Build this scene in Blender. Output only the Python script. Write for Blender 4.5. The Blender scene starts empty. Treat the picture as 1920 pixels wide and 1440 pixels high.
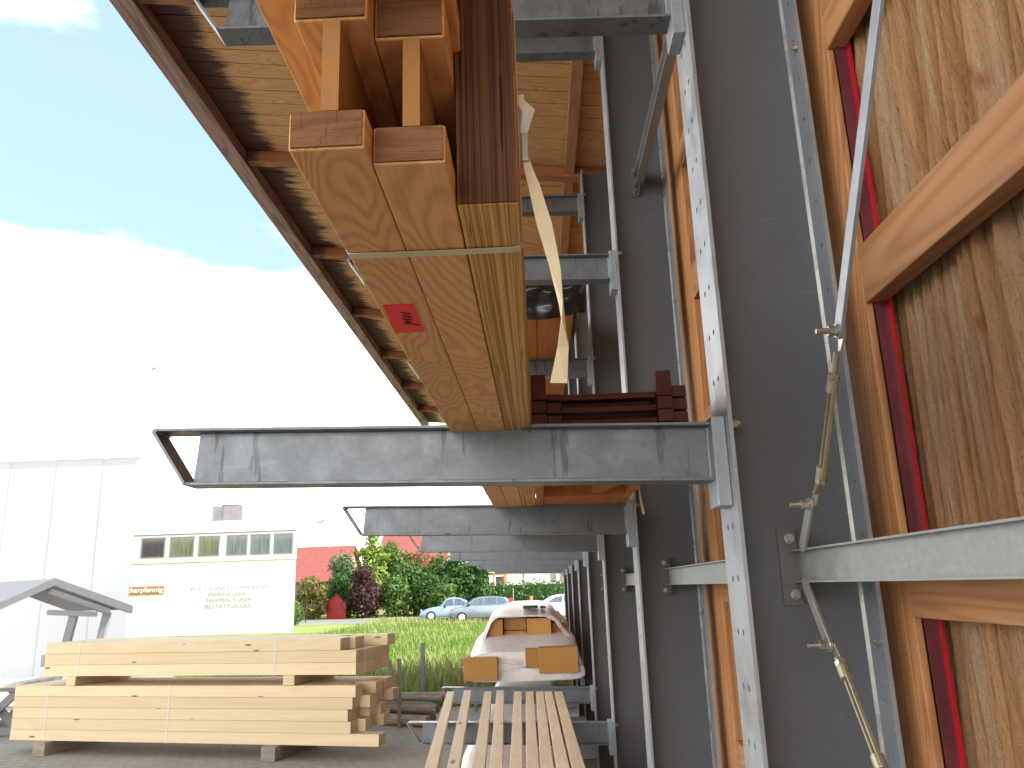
import bpy, bmesh, math, random
import numpy as np
from mathutils import Vector, Matrix
C = bpy.context.scene
COL = C.collection
random.seed(7)
R = math.radians
EYE = 2.0

# ---------------------------------------------------------------- camera
cam = bpy.data.cameras.new('camera'); camo = bpy.data.objects.new('camera', cam); COL.objects.link(camo)
cr = ((0.99892013, -0.03914136, -0.02503047), (0.03399009, 0.24838909, 0.96806381), (-0.03167404, -0.96786921, 0.24945128))
camo.matrix_world = Matrix(((cr[0][0], -cr[0][1], -cr[0][2], 0), (cr[1][0], -cr[1][1], -cr[1][2], 0), (cr[2][0], -cr[2][1], -cr[2][2], EYE), (0, 0, 0, 1)))
cam.sensor_width = 36; cam.lens = 27.77; cam.clip_start = 0.02; cam.clip_end = 3000
C.camera = camo

# ---------------------------------------------------------------- light, sky, exposure
SUN_EL, SUN_DIR = R(41), Vector((0.97, -0.16))          # horizontal direction towards the sun
w = bpy.data.worlds.new('World'); C.world = w; w.use_nodes = True
nt = w.node_tree; nt.nodes.clear(); N = nt.nodes.new; L = nt.links.new
out = N('ShaderNodeOutputWorld'); bg = N('ShaderNodeBackground'); sky = N('ShaderNodeTexSky')
sky.sky_type = 'NISHITA'; sky.sun_disc = False; sky.sun_elevation = SUN_EL
sky.sun_rotation = math.atan2(SUN_DIR.x, SUN_DIR.y); sky.dust_density = 1.2; sky.ozone_density = 1.0
bg.inputs['Strength'].default_value = 0.12
tc = N('ShaderNodeTexCoord'); sep = N('ShaderNodeSeparateXYZ'); L(tc.outputs['Generated'], sep.inputs[0])
mp = N('ShaderNodeMapping'); mp.inputs['Scale'].default_value = (1, 1, 2.6); L(tc.outputs['Generated'], mp.inputs[0])
ns = N('ShaderNodeTexNoise'); ns.inputs['Scale'].default_value = 3.1; ns.inputs['Detail'].default_value = 7; ns.inputs['Roughness'].default_value = .55
L(mp.outputs[0], ns.inputs['Vector'])
mr = N('ShaderNodeMapRange'); L(sep.outputs['Z'], mr.inputs['Value'])
mr.inputs['From Min'].default_value = .24; mr.inputs['From Max'].default_value = .47
mr.inputs['To Min'].default_value = .45; mr.inputs['To Max'].default_value = -.06
ad = N('ShaderNodeMath'); ad.operation = 'ADD'; L(ns.outputs['Fac'], ad.inputs[0]); L(mr.outputs[0], ad.inputs[1])
cm = N('ShaderNodeMapRange'); cm.interpolation_type = 'SMOOTHSTEP'; L(ad.outputs[0], cm.inputs['Value'])
cm.inputs['From Min'].default_value = .50; cm.inputs['From Max'].default_value = .76
mx = N('ShaderNodeMix'); mx.data_type = 'RGBA'; L(cm.outputs[0], mx.inputs['Factor'])
veil = N('ShaderNodeMix'); veil.data_type = 'RGBA'; veil.inputs['Factor'].default_value = .74; L(sky.outputs[0], veil.inputs['A']); veil.inputs['B'].default_value = (1.42, 2.0, 2.15, 1)
L(veil.outputs['Result'], mx.inputs['A']); mx.inputs['B'].default_value = (10.5, 9.7, 8.8, 1)
L(mx.outputs['Result'], bg.inputs['Color']); L(bg.outputs[0], out.inputs[0])
sl = bpy.data.lights.new('sun', 'SUN'); so = bpy.data.objects.new('sun', sl); COL.objects.link(so)
sl.energy = 3.2; sl.angle = R(.6); sl.color = (1, .95, .87)
sd = Vector((SUN_DIR.x * math.cos(SUN_EL), SUN_DIR.y * math.cos(SUN_EL), math.sin(SUN_EL)))
so.rotation_euler = sd.to_track_quat('Z', 'Y').to_euler()
so.location = (6, -6, 12)
C.view_settings.view_transform = 'Standard'; C.view_settings.look = 'None'
C.view_settings.exposure = 1.98; C.view_settings.gamma = 1
C.view_settings.use_curve_mapping = False

# ---------------------------------------------------------------- materials
def mat(name):
    m = bpy.data.materials.new(name); m.use_nodes = True
    n = m.node_tree; n.nodes.clear()
    o = n.nodes.new('ShaderNodeOutputMaterial'); b = n.nodes.new('ShaderNodeBsdfPrincipled')
    n.links.new(b.outputs[0], o.inputs[0])
    return m, n, b
class G:                                                   # small node graph helper
    def __init__(s, nt): s.nt = nt
    def n(s, t, **k):
        x = s.nt.nodes.new(t)
        for a, v in k.items(): setattr(x, a, v)
        return x
    def l(s, a, b): s.nt.links.new(a, b)
    def m(s, op, a, b=None, c=None):
        x = s.n('ShaderNodeMath', operation=op)
        for i, v in enumerate((a, b, c)):
            if v is None: continue
            if isinstance(v, (int, float)): x.inputs[i].default_value = v
            else: s.l(v, x.inputs[i])
        return x.outputs[0]
    def ss(s, v, a, b, lo=0., hi=1.):
        x = s.n('ShaderNodeMapRange', interpolation_type='SMOOTHSTEP'); s.l(v, x.inputs['Value'])
        x.inputs['From Min'].default_value = a; x.inputs['From Max'].default_value = b
        x.inputs['To Min'].default_value = lo; x.inputs['To Max'].default_value = hi
        return x.outputs[0]
    def mixc(s, f, a, b, mode='MIX'):
        x = s.n('ShaderNodeMix', data_type='RGBA', blend_type=mode)
        if isinstance(f, (int, float)): x.inputs['Factor'].default_value = f
        else: s.l(f, x.inputs['Factor'])
        for k, v in (('A', a), ('B', b)):
            if isinstance(v, tuple): x.inputs[k].default_value = (*v[:3], 1)
            else: s.l(v, x.inputs[k])
        return x.outputs['Result']
    def noise(s, vec, scale=1., detail=3., rough=.5, dist=0.):
        x = s.n('ShaderNodeTexNoise'); s.l(vec, x.inputs['Vector'])
        x.inputs['Scale'].default_value = scale; x.inputs['Detail'].default_value = detail
        x.inputs['Roughness'].default_value = rough; x.inputs['Distortion'].default_value = dist
        return x.outputs['Fac']
    def coords(s, rnd=True):
        t = s.n('ShaderNodeTexCoord')
        if not rnd: return t.outputs['Object']
        oi = s.n('ShaderNodeObjectInfo'); v = s.n('ShaderNodeVectorMath', operation='SCALE')
        v.inputs[0].default_value = (37., 23., 51.); s.l(oi.outputs['Random'], v.inputs['Scale'])
        a = s.n('ShaderNodeVectorMath', operation='ADD'); s.l(t.outputs['Object'], a.inputs[0]); s.l(v.outputs[0], a.inputs[1])
        s.rand = oi.outputs['Random']
        return a.outputs[0]
    def map(s, v, sc):
        x = s.n('ShaderNodeMapping'); s.l(v, x.inputs[0]); x.inputs['Scale'].default_value = sc
        return x.outputs[0]
    def bump(s, b, h, strength=.3, dist=.01):
        x = s.n('ShaderNodeBump'); x.inputs['Strength'].default_value = strength; x.inputs['Distance'].default_value = dist
        s.l(h, x.inputs['Height']); s.l(x.outputs[0], b.inputs['Normal'])

def wood(name, light, dark, axis='Y', rings=9., cross=7., along=.9, contrast=.55, knots=.0, fibre=.35, rough=.62, bump=.25, stain=None, vary=.25, fine=220):
    m, nt_, b = mat(name); g = G(nt_); co = g.coords()
    def sc(al, cr): return tuple(al if a == axis else cr for a in 'XYZ')
    n1 = g.noise(g.map(co, sc(along, cross)), 1., 2., .45, .3)
    rg = g.m('SINE', g.m('MULTIPLY', n1, rings * 6.283)); rg = g.m('MULTIPLY_ADD', rg, .5, .5); rg = g.m('POWER', rg, 1.6)
    fb = g.noise(g.map(co, sc(2.5, fine)), 1., 3., .6)
    lo = g.noise(g.map(co, sc(.5, 3.)), 1., 3., .6)
    f = g.m('ADD', g.m('MULTIPLY', rg, contrast), g.m('MULTIPLY', g.m('SUBTRACT', fb, .5), fibre * 2))
    f = g.m('ADD', f, g.m('MULTIPLY', g.m('SUBTRACT', lo, .5), .5))
    cl = g.n('ShaderNodeClamp'); g.l(f, cl.inputs[0])
    col = g.mixc(cl.outputs[0], light, dark)
    if knots:
        vo = g.n('ShaderNodeTexVoronoi'); g.l(g.map(co, sc(1.6, 6.)), vo.inputs['Vector']); vo.inputs['Scale'].default_value = 1.
        k = g.ss(vo.outputs['Distance'], .05, .11, 1., 0.)
        vsep = g.n('ShaderNodeSeparateColor'); g.l(vo.outputs['Color'], vsep.inputs[0])
        k = g.m('MULTIPLY', k, g.ss(vsep.outputs[0], 1 - knots, 1 - knots + .05))
        col = g.mixc(k, col, tuple(c * .35 for c in dark))
    if stain:                                               # water stains creeping in from the eaves
        t = g.n('ShaderNodeTexCoord'); sx = g.n('ShaderNodeSeparateXYZ'); g.l(t.outputs['Object'], sx.inputs[0])
        st = g.noise(g.map(t.outputs['Object'], (1.3, 8., 3.)), 1., 6., .72)
        e = g.m('ADD', g.ss(sx.outputs['X'], stain[0], stain[1], 1., 0.), g.m('MULTIPLY', g.m('SUBTRACT', st, .5), 1.5))
        col = g.mixc(g.ss(e, .42, .75), col, stain[2])
    ck = g.noise(g.map(co, sc(.7, 34.)), 1., 4., .7, .3)
    col = g.mixc(g.m('MULTIPLY', g.ss(ck, .70, .735), .6), col, tuple(c * .4 for c in dark))
    v = g.m('MULTIPLY_ADD', g.rand, vary * 2, 1 - vary)
    hs = g.n('ShaderNodeHueSaturation'); g.l(col, hs.inputs['Color']); g.l(v, hs.inputs['Value'])
    g.l(hs.outputs[0], b.inputs['Base Color']); b.inputs['Roughness'].default_value = rough
    b.inputs['Specular IOR Level'].default_value = .3
    g.bump(b, g.m('ADD', fb, g.m('MULTIPLY', rg, -.3)), bump, .004)
    return m

def galv(name, base, metal=.35, rough=.5, mott=.25, streak=0., spec=.5):
    m, nt_, b = mat(name); g = G(nt_); co = g.coords()
    vo = g.n('ShaderNodeTexVoronoi'); g.l(co, vo.inputs['Vector']); vo.inputs['Scale'].default_value = 90.
    sc_ = g.n('ShaderNodeSeparateColor'); g.l(vo.outputs['Color'], sc_.inputs[0])
    n1 = g.noise(co, 9., 5., .65); n2 = g.noise(co, 55., 3., .6)
    f = g.m('ADD', g.m('MULTIPLY', g.m('SUBTRACT', n1, .5), 1.6), g.m('MULTIPLY', g.m('SUBTRACT', n2, .5), .9))
    f = g.m('ADD', f, g.m('MULTIPLY', g.m('SUBTRACT', sc_.outputs[0], .5), .22))
    f = g.m('MULTIPLY_ADD', f, mott * 1.6, 1.)
    hs = g.n('ShaderNodeHueSaturation'); hs.inputs['Color'].default_value = (*base, 1); g.l(f, hs.inputs['Value'])
    col = hs.outputs[0]
    sf = g.noise(g.map(co, (3., 3., 60.)), 1., 5., .75, 1.2); sp = g.noise(co, 120., 3., .7)
    col = g.mixc(g.m('MULTIPLY', g.ss(sf, .60, .70), .35), col, tuple(min(1, c * 1.7) for c in base))
    col = g.mixc(g.m('MULTIPLY', g.ss(sp, .68, .74), .55), col, (.12, .07, .045))
    if streak:                                              # run marks of rain down the web
        t = g.map(co, (1., 1., .16)); s1 = g.noise(t, 24., 4., .6, .25)
        k = g.ss(s1, .60, .66); k = g.m('MULTIPLY', k, streak)
        col = g.mixc(k, col, tuple(c * .45 for c in base))
    g.l(col, b.inputs['Base Color']); b.inputs['Metallic'].default_value = metal
    g.l(g.ss(n1, .3, .7, rough - .1, rough + .12), b.inputs['Roughness'])
    b.inputs['Specular IOR Level'].default_value = spec
    g.bump(b, n2, .12, .002)
    return m

def plain(name, c, rough=.6, metal=0., var=.12, scale=6., bump=.0, spec=.4):
    m, nt_, b = mat(name); g = G(nt_); co = g.coords()
    n1 = g.noise(co, scale, 5., .6)
    hs = g.n('ShaderNodeHueSaturation'); hs.inputs['Color'].default_value = (*c, 1)
    g.l(g.ss(n1, .25, .75, 1 - var, 1 + var), hs.inputs['Value'])
    g.l(hs.outputs[0], b.inputs['Base Color']); b.inputs['Roughness'].default_value = rough; b.inputs['Metallic'].default_value = metal
    b.inputs['Specular IOR Level'].default_value = spec
    if bump: g.bump(b, g.noise(co, scale * 8, 4., .6), bump, .01)
    return m

def leafy(name, c1, c2, scale=3.):
    m, nt_, b = mat(name); g = G(nt_); t = g.n('ShaderNodeTexCoord')
    n1 = g.noise(t.outputs['Object'], scale, 3., .6)
    ge = g.n('ShaderNodeNewGeometry')
    f = g.m('ADD', g.m('MULTIPLY', n1, .6), g.m('MULTIPLY', ge.outputs['Random Per Island'], .5))
    col = g.mixc(g.ss(f, .2, .85), c1, c2)
    g.l(col, b.inputs['Base Color']); b.inputs['Roughness'].default_value = .6
    b.inputs['Specular IOR Level'].default_value = .25
    # a little light passes through leaves
    tr = g.n('ShaderNodeBsdfTranslucent'); g.l(col, tr.inputs['Color']); mxs = g.n('ShaderNodeMixShader'); mxs.inputs[0].default_value = .3
    o = [x for x in nt_.nodes if x.type == 'OUTPUT_MATERIAL'][0]
    g.l(b.outputs[0], mxs.inputs[1]); g.l(tr.outputs[0], mxs.inputs[2]); g.l(mxs.outputs[0], o.inputs[0])
    return m

M = {}
M['steel'] = galv('galvanised_steel', (.30, .325, .35), .3, .48, .22)
M['arm'] = galv('galvanised_arm', (.18, .207, .245), .5, .42, .26, .75)
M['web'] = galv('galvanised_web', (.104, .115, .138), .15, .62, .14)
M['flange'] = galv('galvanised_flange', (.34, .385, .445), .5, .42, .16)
M['zinc'] = galv('zinc_bright', (.50, .50, .49), .75, .32, .18)
M['zincy'] = galv('zinc_yellowish', (.40, .38, .29), .6, .38, .2)
M['bolt'] = galv('bolt_steel', (.42, .42, .41), .8, .35, .2)
M['dark_plate'] = galv('dark_plate', (.12, .12, .125), .2, .6, .15)
M['post'] = wood('larch_post', (.50, .255, .115), (.28, .115, .045), 'Z', rings=22, cross=4.5, along=.30, contrast=.6, knots=.25, bump=.15, vary=.08)
M['rail'] = wood('larch_rail', (.44, .225, .105), (.25, .105, .042), 'Y', rings=16, cross=5, along=.4, contrast=.5, knots=.10, bump=.15, vary=.1)
M['joist'] = wood('spruce_joist', (.80, .46, .20), (.52, .235, .085), 'Y', rings=30, cross=6.0, along=1.5, contrast=.5, knots=.22, bump=.2, vary=.06)
M['joist_end'] = wood('joist_end_grain', (.24, .115, .052), (.12, .05, .022), 'X', rings=5, cross=30, along=6, contrast=.45, knots=0, bump=.8, vary=.06, fine=160)
M['web3'] = wood('panel_web', (.40, .20, .07), (.30, .13, .042), 'Z', rings=3, cross=5, along=1., contrast=.3, bump=.1, vary=.06)
M['orange'] = wood('glazed_panel', (.50, .20, .055), (.34, .115, .03), 'Y', rings=5, cross=6, along=.8, contrast=.4, knots=.2, bump=.12, vary=.12)
M['orange_end'] = wood('glazed_end', (.46, .235, .065), (.36, .165, .04), 'Z', rings=2, cross=5, along=1., contrast=.3, bump=.12, vary=.14)
M['brown'] = wood('stained_brown', (.085, .022, .015), (.045, .013, .01), 'Y', rings=3, cross=8, along=1, contrast=.4, bump=.2, vary=.1)
M['pale'] = wood('pale_timber', (.76, .60, .40), (.66, .50, .30), 'X', rings=7, cross=5, along=.30, contrast=.35, knots=.95, fibre=.3, bump=.15, vary=.10)
M['pale_end'] = wood('pale_timber_end', (.56, .42, .27), (.46, .32, .18), 'Z', rings=5, cross=14, along=6, contrast=.35, knots=0, bump=.2, vary=.10)
M['batten'] = wood('batten', (.86, .68, .47), (.66, .48, .30), 'Y', rings=4, cross=14, along=1.6, contrast=.35, knots=.5, bump=.15, vary=.09)
M['soffit'] = wood('soffit_board', (.66, .40, .19), (.40, .20, .08), 'X', rings=12, cross=11, along=.9, contrast=.5, knots=.6, bump=.2, vary=.05, stain=(-2.5, -1.85, (.085, .036, .03)))
M['rafter'] = wood('rafter', (.36, .15, .065), (.22, .075, .035), 'X', rings=5, cross=8, along=.9, contrast=.5, knots=.3, bump=.2, vary=.08, stain=(-2.5, -2.1, (.11, .045, .035)))
M['fascia'] = wood('weathered_fascia', (.34, .215, .19), (.13, .065, .06), 'Y', rings=5, cross=9, along=.8, contrast=.7, knots=.3, bump=.35, vary=.05)
M['old'] = wood('weathered_timber', (.34, .28, .23), (.20, .16, .13), 'X', rings=5, cross=10, along=1, contrast=.5, knots=.2, bump=.4, vary=.1)
M['greyw'] = wood('grey_painted_wood', (.24, .245, .27), (.18, .185, .205), 'X', rings=3, cross=6, along=1, contrast=.3, bump=.2, vary=.04)
M['red'] = plain('red_paint', (.40, .008, .016), .35, 0, .1, 5, spec=.5)
M['red_shaded'] = plain('red_paint_shaded', (.13, .03, .045), .3, 0, .25, 7, spec=.6)  # side of the red steel, its shade painted into the colour
M['strap'] = plain('woven_strap', (.70, .62, .44), .6, 0, .08, 14, .2)
M['label'] = plain('red_label_paper', (.95, .016, .022), .5, 0, .03, 5)
M['ink'] = plain('black_ink', (.03, .02, .02), .6)
M['tarp'] = plain('black_plastic_film', (.018, .019, .023), .22, 0, .2, 5, spec=.6)
M['wrap'] = plain('white_wrap_film', (.80, .76, .77), .3, 0, .1, 7, .25)
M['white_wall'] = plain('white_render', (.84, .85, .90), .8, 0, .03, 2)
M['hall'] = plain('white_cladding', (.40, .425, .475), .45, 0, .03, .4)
M['seam'] = plain('seam_dark', (.30, .31, .34), .7)
M['frame'] = plain('white_frame', (.70, .71, .70), .5, 0, .02)
M['stone'] = plain('stone_slab', (.50, .45, .41), .8, 0, .2, 6, .3)
M['roofgrey'] = plain('grey_roofing', (.20, .21, .24), .8, 0, .1, 9, .4)
M['greymetal'] = plain('grey_edge_trim', (.19, .19, .215), .5, .1, .08)
M['chimney'] = plain('grey_vent_housing', (.18, .16, .18), .7)
M['sign'] = plain('brown_sign', (.42, .20, .11), .6, 0, .05)
M['letter'] = plain('grey_letter', (.36, .35, .36), .6, 0, .1)
M['signletter'] = plain('white_letter', (.85, .83, .80), .5)
M['redroof'] = plain('red_tile', (.21, .06, .052), .8, 0, .12, 3, .3)
M['brickwall'] = plain('brown_wall', (.22, .15, .11), .9, 0, .2, 3)
M['orangepaint'] = plain('orange_paint', (.62, .25, .06), .6)
M['dirtroad'] = plain('asphalt', (.16, .155, .15), .9, 0, .15, 2, .3)
M['rubber'] = plain('rubber', (.02, .02, .02), .8)
M['hub'] = plain('hubcap', (.75, .75, .75), .3, .5)
M['dark_gap'] = plain('dark_reveal', (.02, .017, .015), .9)
M['lampgrey'] = plain('lamp_grey', (.22, .22, .23), .5, .3)

def glass(name, c, rough=.08):
    m, nt_, b = mat(name); g = G(nt_); co = g.coords()
    n1 = g.noise(g.map(co, (14., 14., .8)), 1., 3., .5)
    col = g.mixc(g.ss(n1, .35, .7), c, tuple(x * .55 for x in c)); g.l(col, b.inputs['Base Color'])
    b.inputs['Roughness'].default_value = rough; b.inputs['Specular IOR Level'].default_value = .9
    return m
M['glass_dark'] = glass('window_dark', (.06, .045, .05)); M['glass_green'] = glass('window_green_curtain', (.17, .185, .11))
M['glass_blue'] = glass('window_net_curtain', (.17, .205, .215)); M['car_glass'] = glass('car_glass', (.10, .14, .18))
def paint(name, c, metal=.2):
    m, nt_, b = mat(name); g = G(nt_); n1 = g.noise(g.coords(), 5., 3., .5)
    g.l(g.mixc(n1, tuple(x * .9 for x in c), c), b.inputs['Base Color'])
    b.inputs['Roughness'].default_value = .3; b.inputs['Metallic'].default_value = metal; b.inputs['Coat Weight'].default_value = .6
    b.inputs['Coat Roughness'].default_value = .06
    return m
M['blue'] = paint('light_blue_paint', (.24, .36, .58)); M['anthracite'] = paint('grey_car_paint', (.20, .25, .31), .5); M['carwhite'] = paint('white_car_paint', (.75, .75, .72), 0)
M['tail'] = plain('tail_light_red', (.60, .03, .05), .25); M['chrome'] = plain('chrome', (.7, .7, .7), .2, .9)

# rough sawn wall boards
def rough_boards():
    m, nt_, b = mat('rough_sawn_board'); g = G(nt_); t = g.n('ShaderNodeTexCoord'); co = t.outputs['Object']
    a = g.noise(g.map(co, (1, 26., 1.1)), 1., 4., .6); c = g.noise(g.map(co, (1, 7., .7)), 1., 3., .5)
    fz = g.noise(co, 160., 4., .7); fl = g.noise(g.map(co, (1, 120., 5.)), 1., 4., .7); cr_ = g.noise(g.map(co, (1, 60., 2.2)), 1., 5., .65, .6)
    col = g.mixc(g.ss(a, .3, .7), (.47, .285, .155), (.30, .15, .066))
    col = g.mixc(g.ss(c, .45, .7), col, (.48, .355, .24))
    col = g.mixc(g.m('MULTIPLY', g.ss(fl, .48, .72), .38), col, (.22, .11, .05))
    col = g.mixc(g.m('MULTIPLY', g.ss(fz, .48, .75), .45), col, (.17, .085, .04))
    col = g.mixc(g.m('MULTIPLY', g.ss(cr_, .64, .71), .7), col, (.085, .035, .018))
    vo = g.n('ShaderNodeTexVoronoi'); g.l(g.map(co, (1, 6., 2.6)), vo.inputs['Vector']); vo.inputs['Scale'].default_value = 1.3
    sc_ = g.n('ShaderNodeSeparateColor'); g.l(vo.outputs['Color'], sc_.inputs[0])
    k = g.m('MULTIPLY', g.ss(vo.outputs['Distance'], .05, .13, 1., 0.), g.ss(sc_.outputs[0], .78, .82))
    col = g.mixc(g.m('MULTIPLY', k, .8), col, (.20, .075, .03))
    g.l(col, b.inputs['Base Color']); b.inputs['Roughness'].default_value = .85; b.inputs['Specular IOR Level'].default_value = .15
    g.bump(b, g.m('ADD', g.m('MULTIPLY', fz, 1.), g.m('MULTIPLY', fl, 1.6)), .9, .008)
    return m
M['boards'] = rough_boards()
def lvl_mat(name, light, dark):
    m, nt_, b = mat(name); g = G(nt_); t = g.n('ShaderNodeTexCoord'); co = t.outputs['Object']
    a = g.noise(g.map(co, (170., .5, .5)), 1., 3., .7); c = g.noise(g.map(co, (420., 5., 5.)), 1., 2., .6)
    h = g.noise(g.map(co, (95., 2.5, 2.5)), 1., 4., .6)
    f = g.m('ADD', g.m('MULTIPLY', g.ss(a, .44, .56), .8), g.m('MULTIPLY', g.m('SUBTRACT', c, .5), .7))
    col = g.mixc(f, light, dark); col = g.mixc(g.ss(h, .62, .70), col, tuple(x * .3 for x in dark))
    g.l(col, b.inputs['Base Color']); b.inputs['Roughness'].default_value = .7; b.inputs['Specular IOR Level'].default_value = .2
    g.bump(b, g.m('ADD', a, c), .35, .003)
    return m
M['lvl'] = lvl_mat('laminated_veneer', (.74, .46, .18), (.34, .165, .05))
M['lvl_end'] = lvl_mat('laminated_veneer_end', (.15, .072, .036), (.06, .024, .013))

def pavers():
    m, nt_, b = mat('interlocking_pavers'); g = G(nt_); t = g.n('ShaderNodeTexCoord')
    mpn = g.n('ShaderNodeMapping'); g.l(t.outputs['Object'], mpn.inputs[0]); mpn.inputs['Rotation'].default_value = (0, 0, .42)
    br = g.n('ShaderNodeTexBrick'); g.l(mpn.outputs[0], br.inputs['Vector']); br.inputs['Scale'].default_value = 1.
    br.inputs['Brick Width'].default_value = .22; br.inputs['Row Height'].default_value = .11; br.inputs['Mortar Size'].default_value = .008
    br.inputs['Color1'].default_value = (.30, .275, .235, 1); br.inputs['Color2'].default_value = (.36, .33, .285, 1); br.inputs['Mortar'].default_value = (.17, .155, .13, 1)
    n1 = g.noise(t.outputs['Object'], .8, 5., .65); n2 = g.noise(t.outputs['Object'], 30., 4., .7)
    col = g.mixc(g.ss(n1, .3, .7), br.outputs[0], (.42, .35, .27), 'MIX')
    col2 = g.mixc(.45, br.outputs[0], col)
    hs = g.n('ShaderNodeHueSaturation'); g.l(col2, hs.inputs['Color']); g.l(g.ss(n2, .2, .8, .85, 1.15), hs.inputs['Value'])
    g.l(hs.outputs[0], b.inputs['Base Color']); b.inputs['Roughness'].default_value = .85
    g.bump(b, g.m('ADD', g.m('MULTIPLY', br.outputs[1], -1.), g.m('MULTIPLY', n2, .3)), .5, .01)
    return m
M['pavers'] = pavers()
def soil():
    m, nt_, b = mat('meadow_soil'); g = G(nt_); t = g.n('ShaderNodeTexCoord')
    n1 = g.noise(t.outputs['Object'], .35, 5., .6); n2 = g.noise(t.outputs['Object'], 9., 4., .7)
    col = g.mixc(g.ss(n1, .3, .7), (.13, .20, .045), (.24, .25, .09)); col = g.mixc(g.m('MULTIPLY', n2, .5), col, (.08, .11, .03))
    g.l(col, b.inputs['Base Color']); b.inputs['Roughness'].default_value = .95; b.inputs['Specular IOR Level'].default_value = .1
    return m
M['soil'] = soil()
M['bark'] = plain('bark', (.10, .07, .05), .9, 0, .3, 10, .5)

# ---------------------------------------------------------------- mesh helpers
class MB:
    def __init__(s): s.v = []; s.f = []; s.mi = []; s.cur = 0
    def add(s, vs, fs):
        o = len(s.v); s.v += [tuple(v) for v in vs]; s.f += [tuple(i + o for i in f) for f in fs]; s.mi += [s.cur] * len(fs); return s
    def box(s, x0, x1, y0, y1, z0, z1, T=None):
        vs = [(x, y, z) for z in (z0, z1) for y in (y0, y1) for x in (x0, x1)]
        if T is not None: vs = [T @ Vector(v) for v in vs]
        return s.add(vs, [(0, 2, 3, 1), (4, 5, 7, 6), (0, 1, 5, 4), (2, 6, 7, 3), (0, 4, 6, 2), (1, 3, 7, 5)])
    def prism(s, poly, axis, a, b):                         # polygon of 2D points extruded along an axis
        def P(u, v, t): return {'X': (t, u, v), 'Y': (u, t, v), 'Z': (u, v, t)}[axis]
        n = len(poly); vs = [P(u, v, a) for u, v in poly] + [P(u, v, b) for u, v in poly]
        fs = [tuple(range(n)), tuple(range(2 * n - 1, n - 1, -1))] + [(i, i + n, (i + 1) % n + n, (i + 1) % n) for i in range(n)]
        return s.add(vs, fs)
    def cyl(s, p, q, r, r2=None, n=12, cap=True):
        p = Vector(p); q = Vector(q); d = (q - p).normalized(); r2 = r if r2 is None else r2
        u = d.orthogonal().normalized(); v = d.cross(u)
        vs = [p + (u * math.cos(2 * math.pi * i / n) + v * math.sin(2 * math.pi * i / n)) * r for i in range(n)]
        vs += [q + (u * math.cos(2 * math.pi * i / n) + v * math.sin(2 * math.pi * i / n)) * r2 for i in range(n)]
        fs = [(i, (i + 1) % n, (i + 1) % n + n, i + n) for i in range(n)]
        if cap: fs += [tuple(range(n - 1, -1, -1)), tuple(range(n, 2 * n))]
        return s.add(vs, fs)
    def bar(s, p, q, w, t, up=(0, 0, 1)):                   # rectangular bar from p to q, w along 'side', t along 'up'
        p = Vector(p); q = Vector(q); d = (q - p).normalized(); sd_ = d.cross(Vector(up)).normalized(); u = sd_.cross(d)
        vs = [e + sd_ * (w / 2 * a) + u * (t / 2 * b_) for e in (p, q) for a, b_ in ((-1, -1), (1, -1), (1, 1), (-1, 1))]
        return s.add(vs, [(0, 3, 2, 1), (4, 5, 6, 7), (0, 1, 5, 4), (1, 2, 6, 5), (2, 3, 7, 6), (3, 0, 4, 7)])
    def tube(s, pts, r, n=8):
        for a, b_ in zip(pts[:-1], pts[1:]): s.cyl(a, b_, r, n=n)
        return s
    def ribbon(s, edges, t=.0012):                          # strip through (left, right) pairs, with thickness t
        n = len(edges); L_ = [Vector(e[0]) for e in edges]; R_ = [Vector(e[1]) for e in edges]; vs = []
        for i in range(n):
            a = L_[max(i - 1, 0)]; b_ = L_[min(i + 1, n - 1)]; nn = (b_ - a).cross(R_[i] - L_[i]); nn = nn.normalized() * t / 2 if nn.length > 1e-9 else Vector((0, t / 2, 0))
            vs += [L_[i] + nn, R_[i] + nn, R_[i] - nn, L_[i] - nn]
        fs = [(4 * i + j, 4 * i + (j + 1) % 4, 4 * i + 4 + (j + 1) % 4, 4 * i + 4 + j) for i in range(n - 1) for j in range(4)]
        return s.add(vs, fs + [(3, 2, 1, 0), (4 * n - 4, 4 * n - 3, 4 * n - 2, 4 * n - 1)])
    def build(s, name, m, parent=None, org=None, bevel=0., smooth=False, loc=None, weld=False):
        if org is None: org = parent['_o'] if parent is not None and '_o' in parent else (0, 0, 0)
        me = bpy.data.meshes.new(name)
        me.from_pydata([(v[0] - org[0], v[1] - org[1], v[2] - org[2]) for v in s.v], [], s.f)
        bm = bmesh.new(); bm.from_mesh(me); bmesh.ops.recalc_face_normals(bm, faces=bm.faces); bm.to_mesh(me); bm.free()
        for x in (m if isinstance(m, (list, tuple)) else [m]): me.materials.append(x if not isinstance(x, str) else M[x])
        if isinstance(m, (list, tuple)): me.polygons.foreach_set('material_index', s.mi)
        if smooth: me.polygons.foreach_set('use_smooth', [True] * len(me.polygons))
        o = bpy.data.objects.new(name, me); COL.objects.link(o)
        if parent is not None:
            o.parent = parent
            if '_o' in parent: o['_o'] = parent['_o']
            if parent.type == 'MESH': pass
        else: o.location = org; o['_o'] = list(org)
        if bevel:
            bv = o.modifiers.new('bevel', 'BEVEL'); bv.width = bevel; bv.segments = 2; bv.limit_method = 'ANGLE'
        return o

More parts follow.
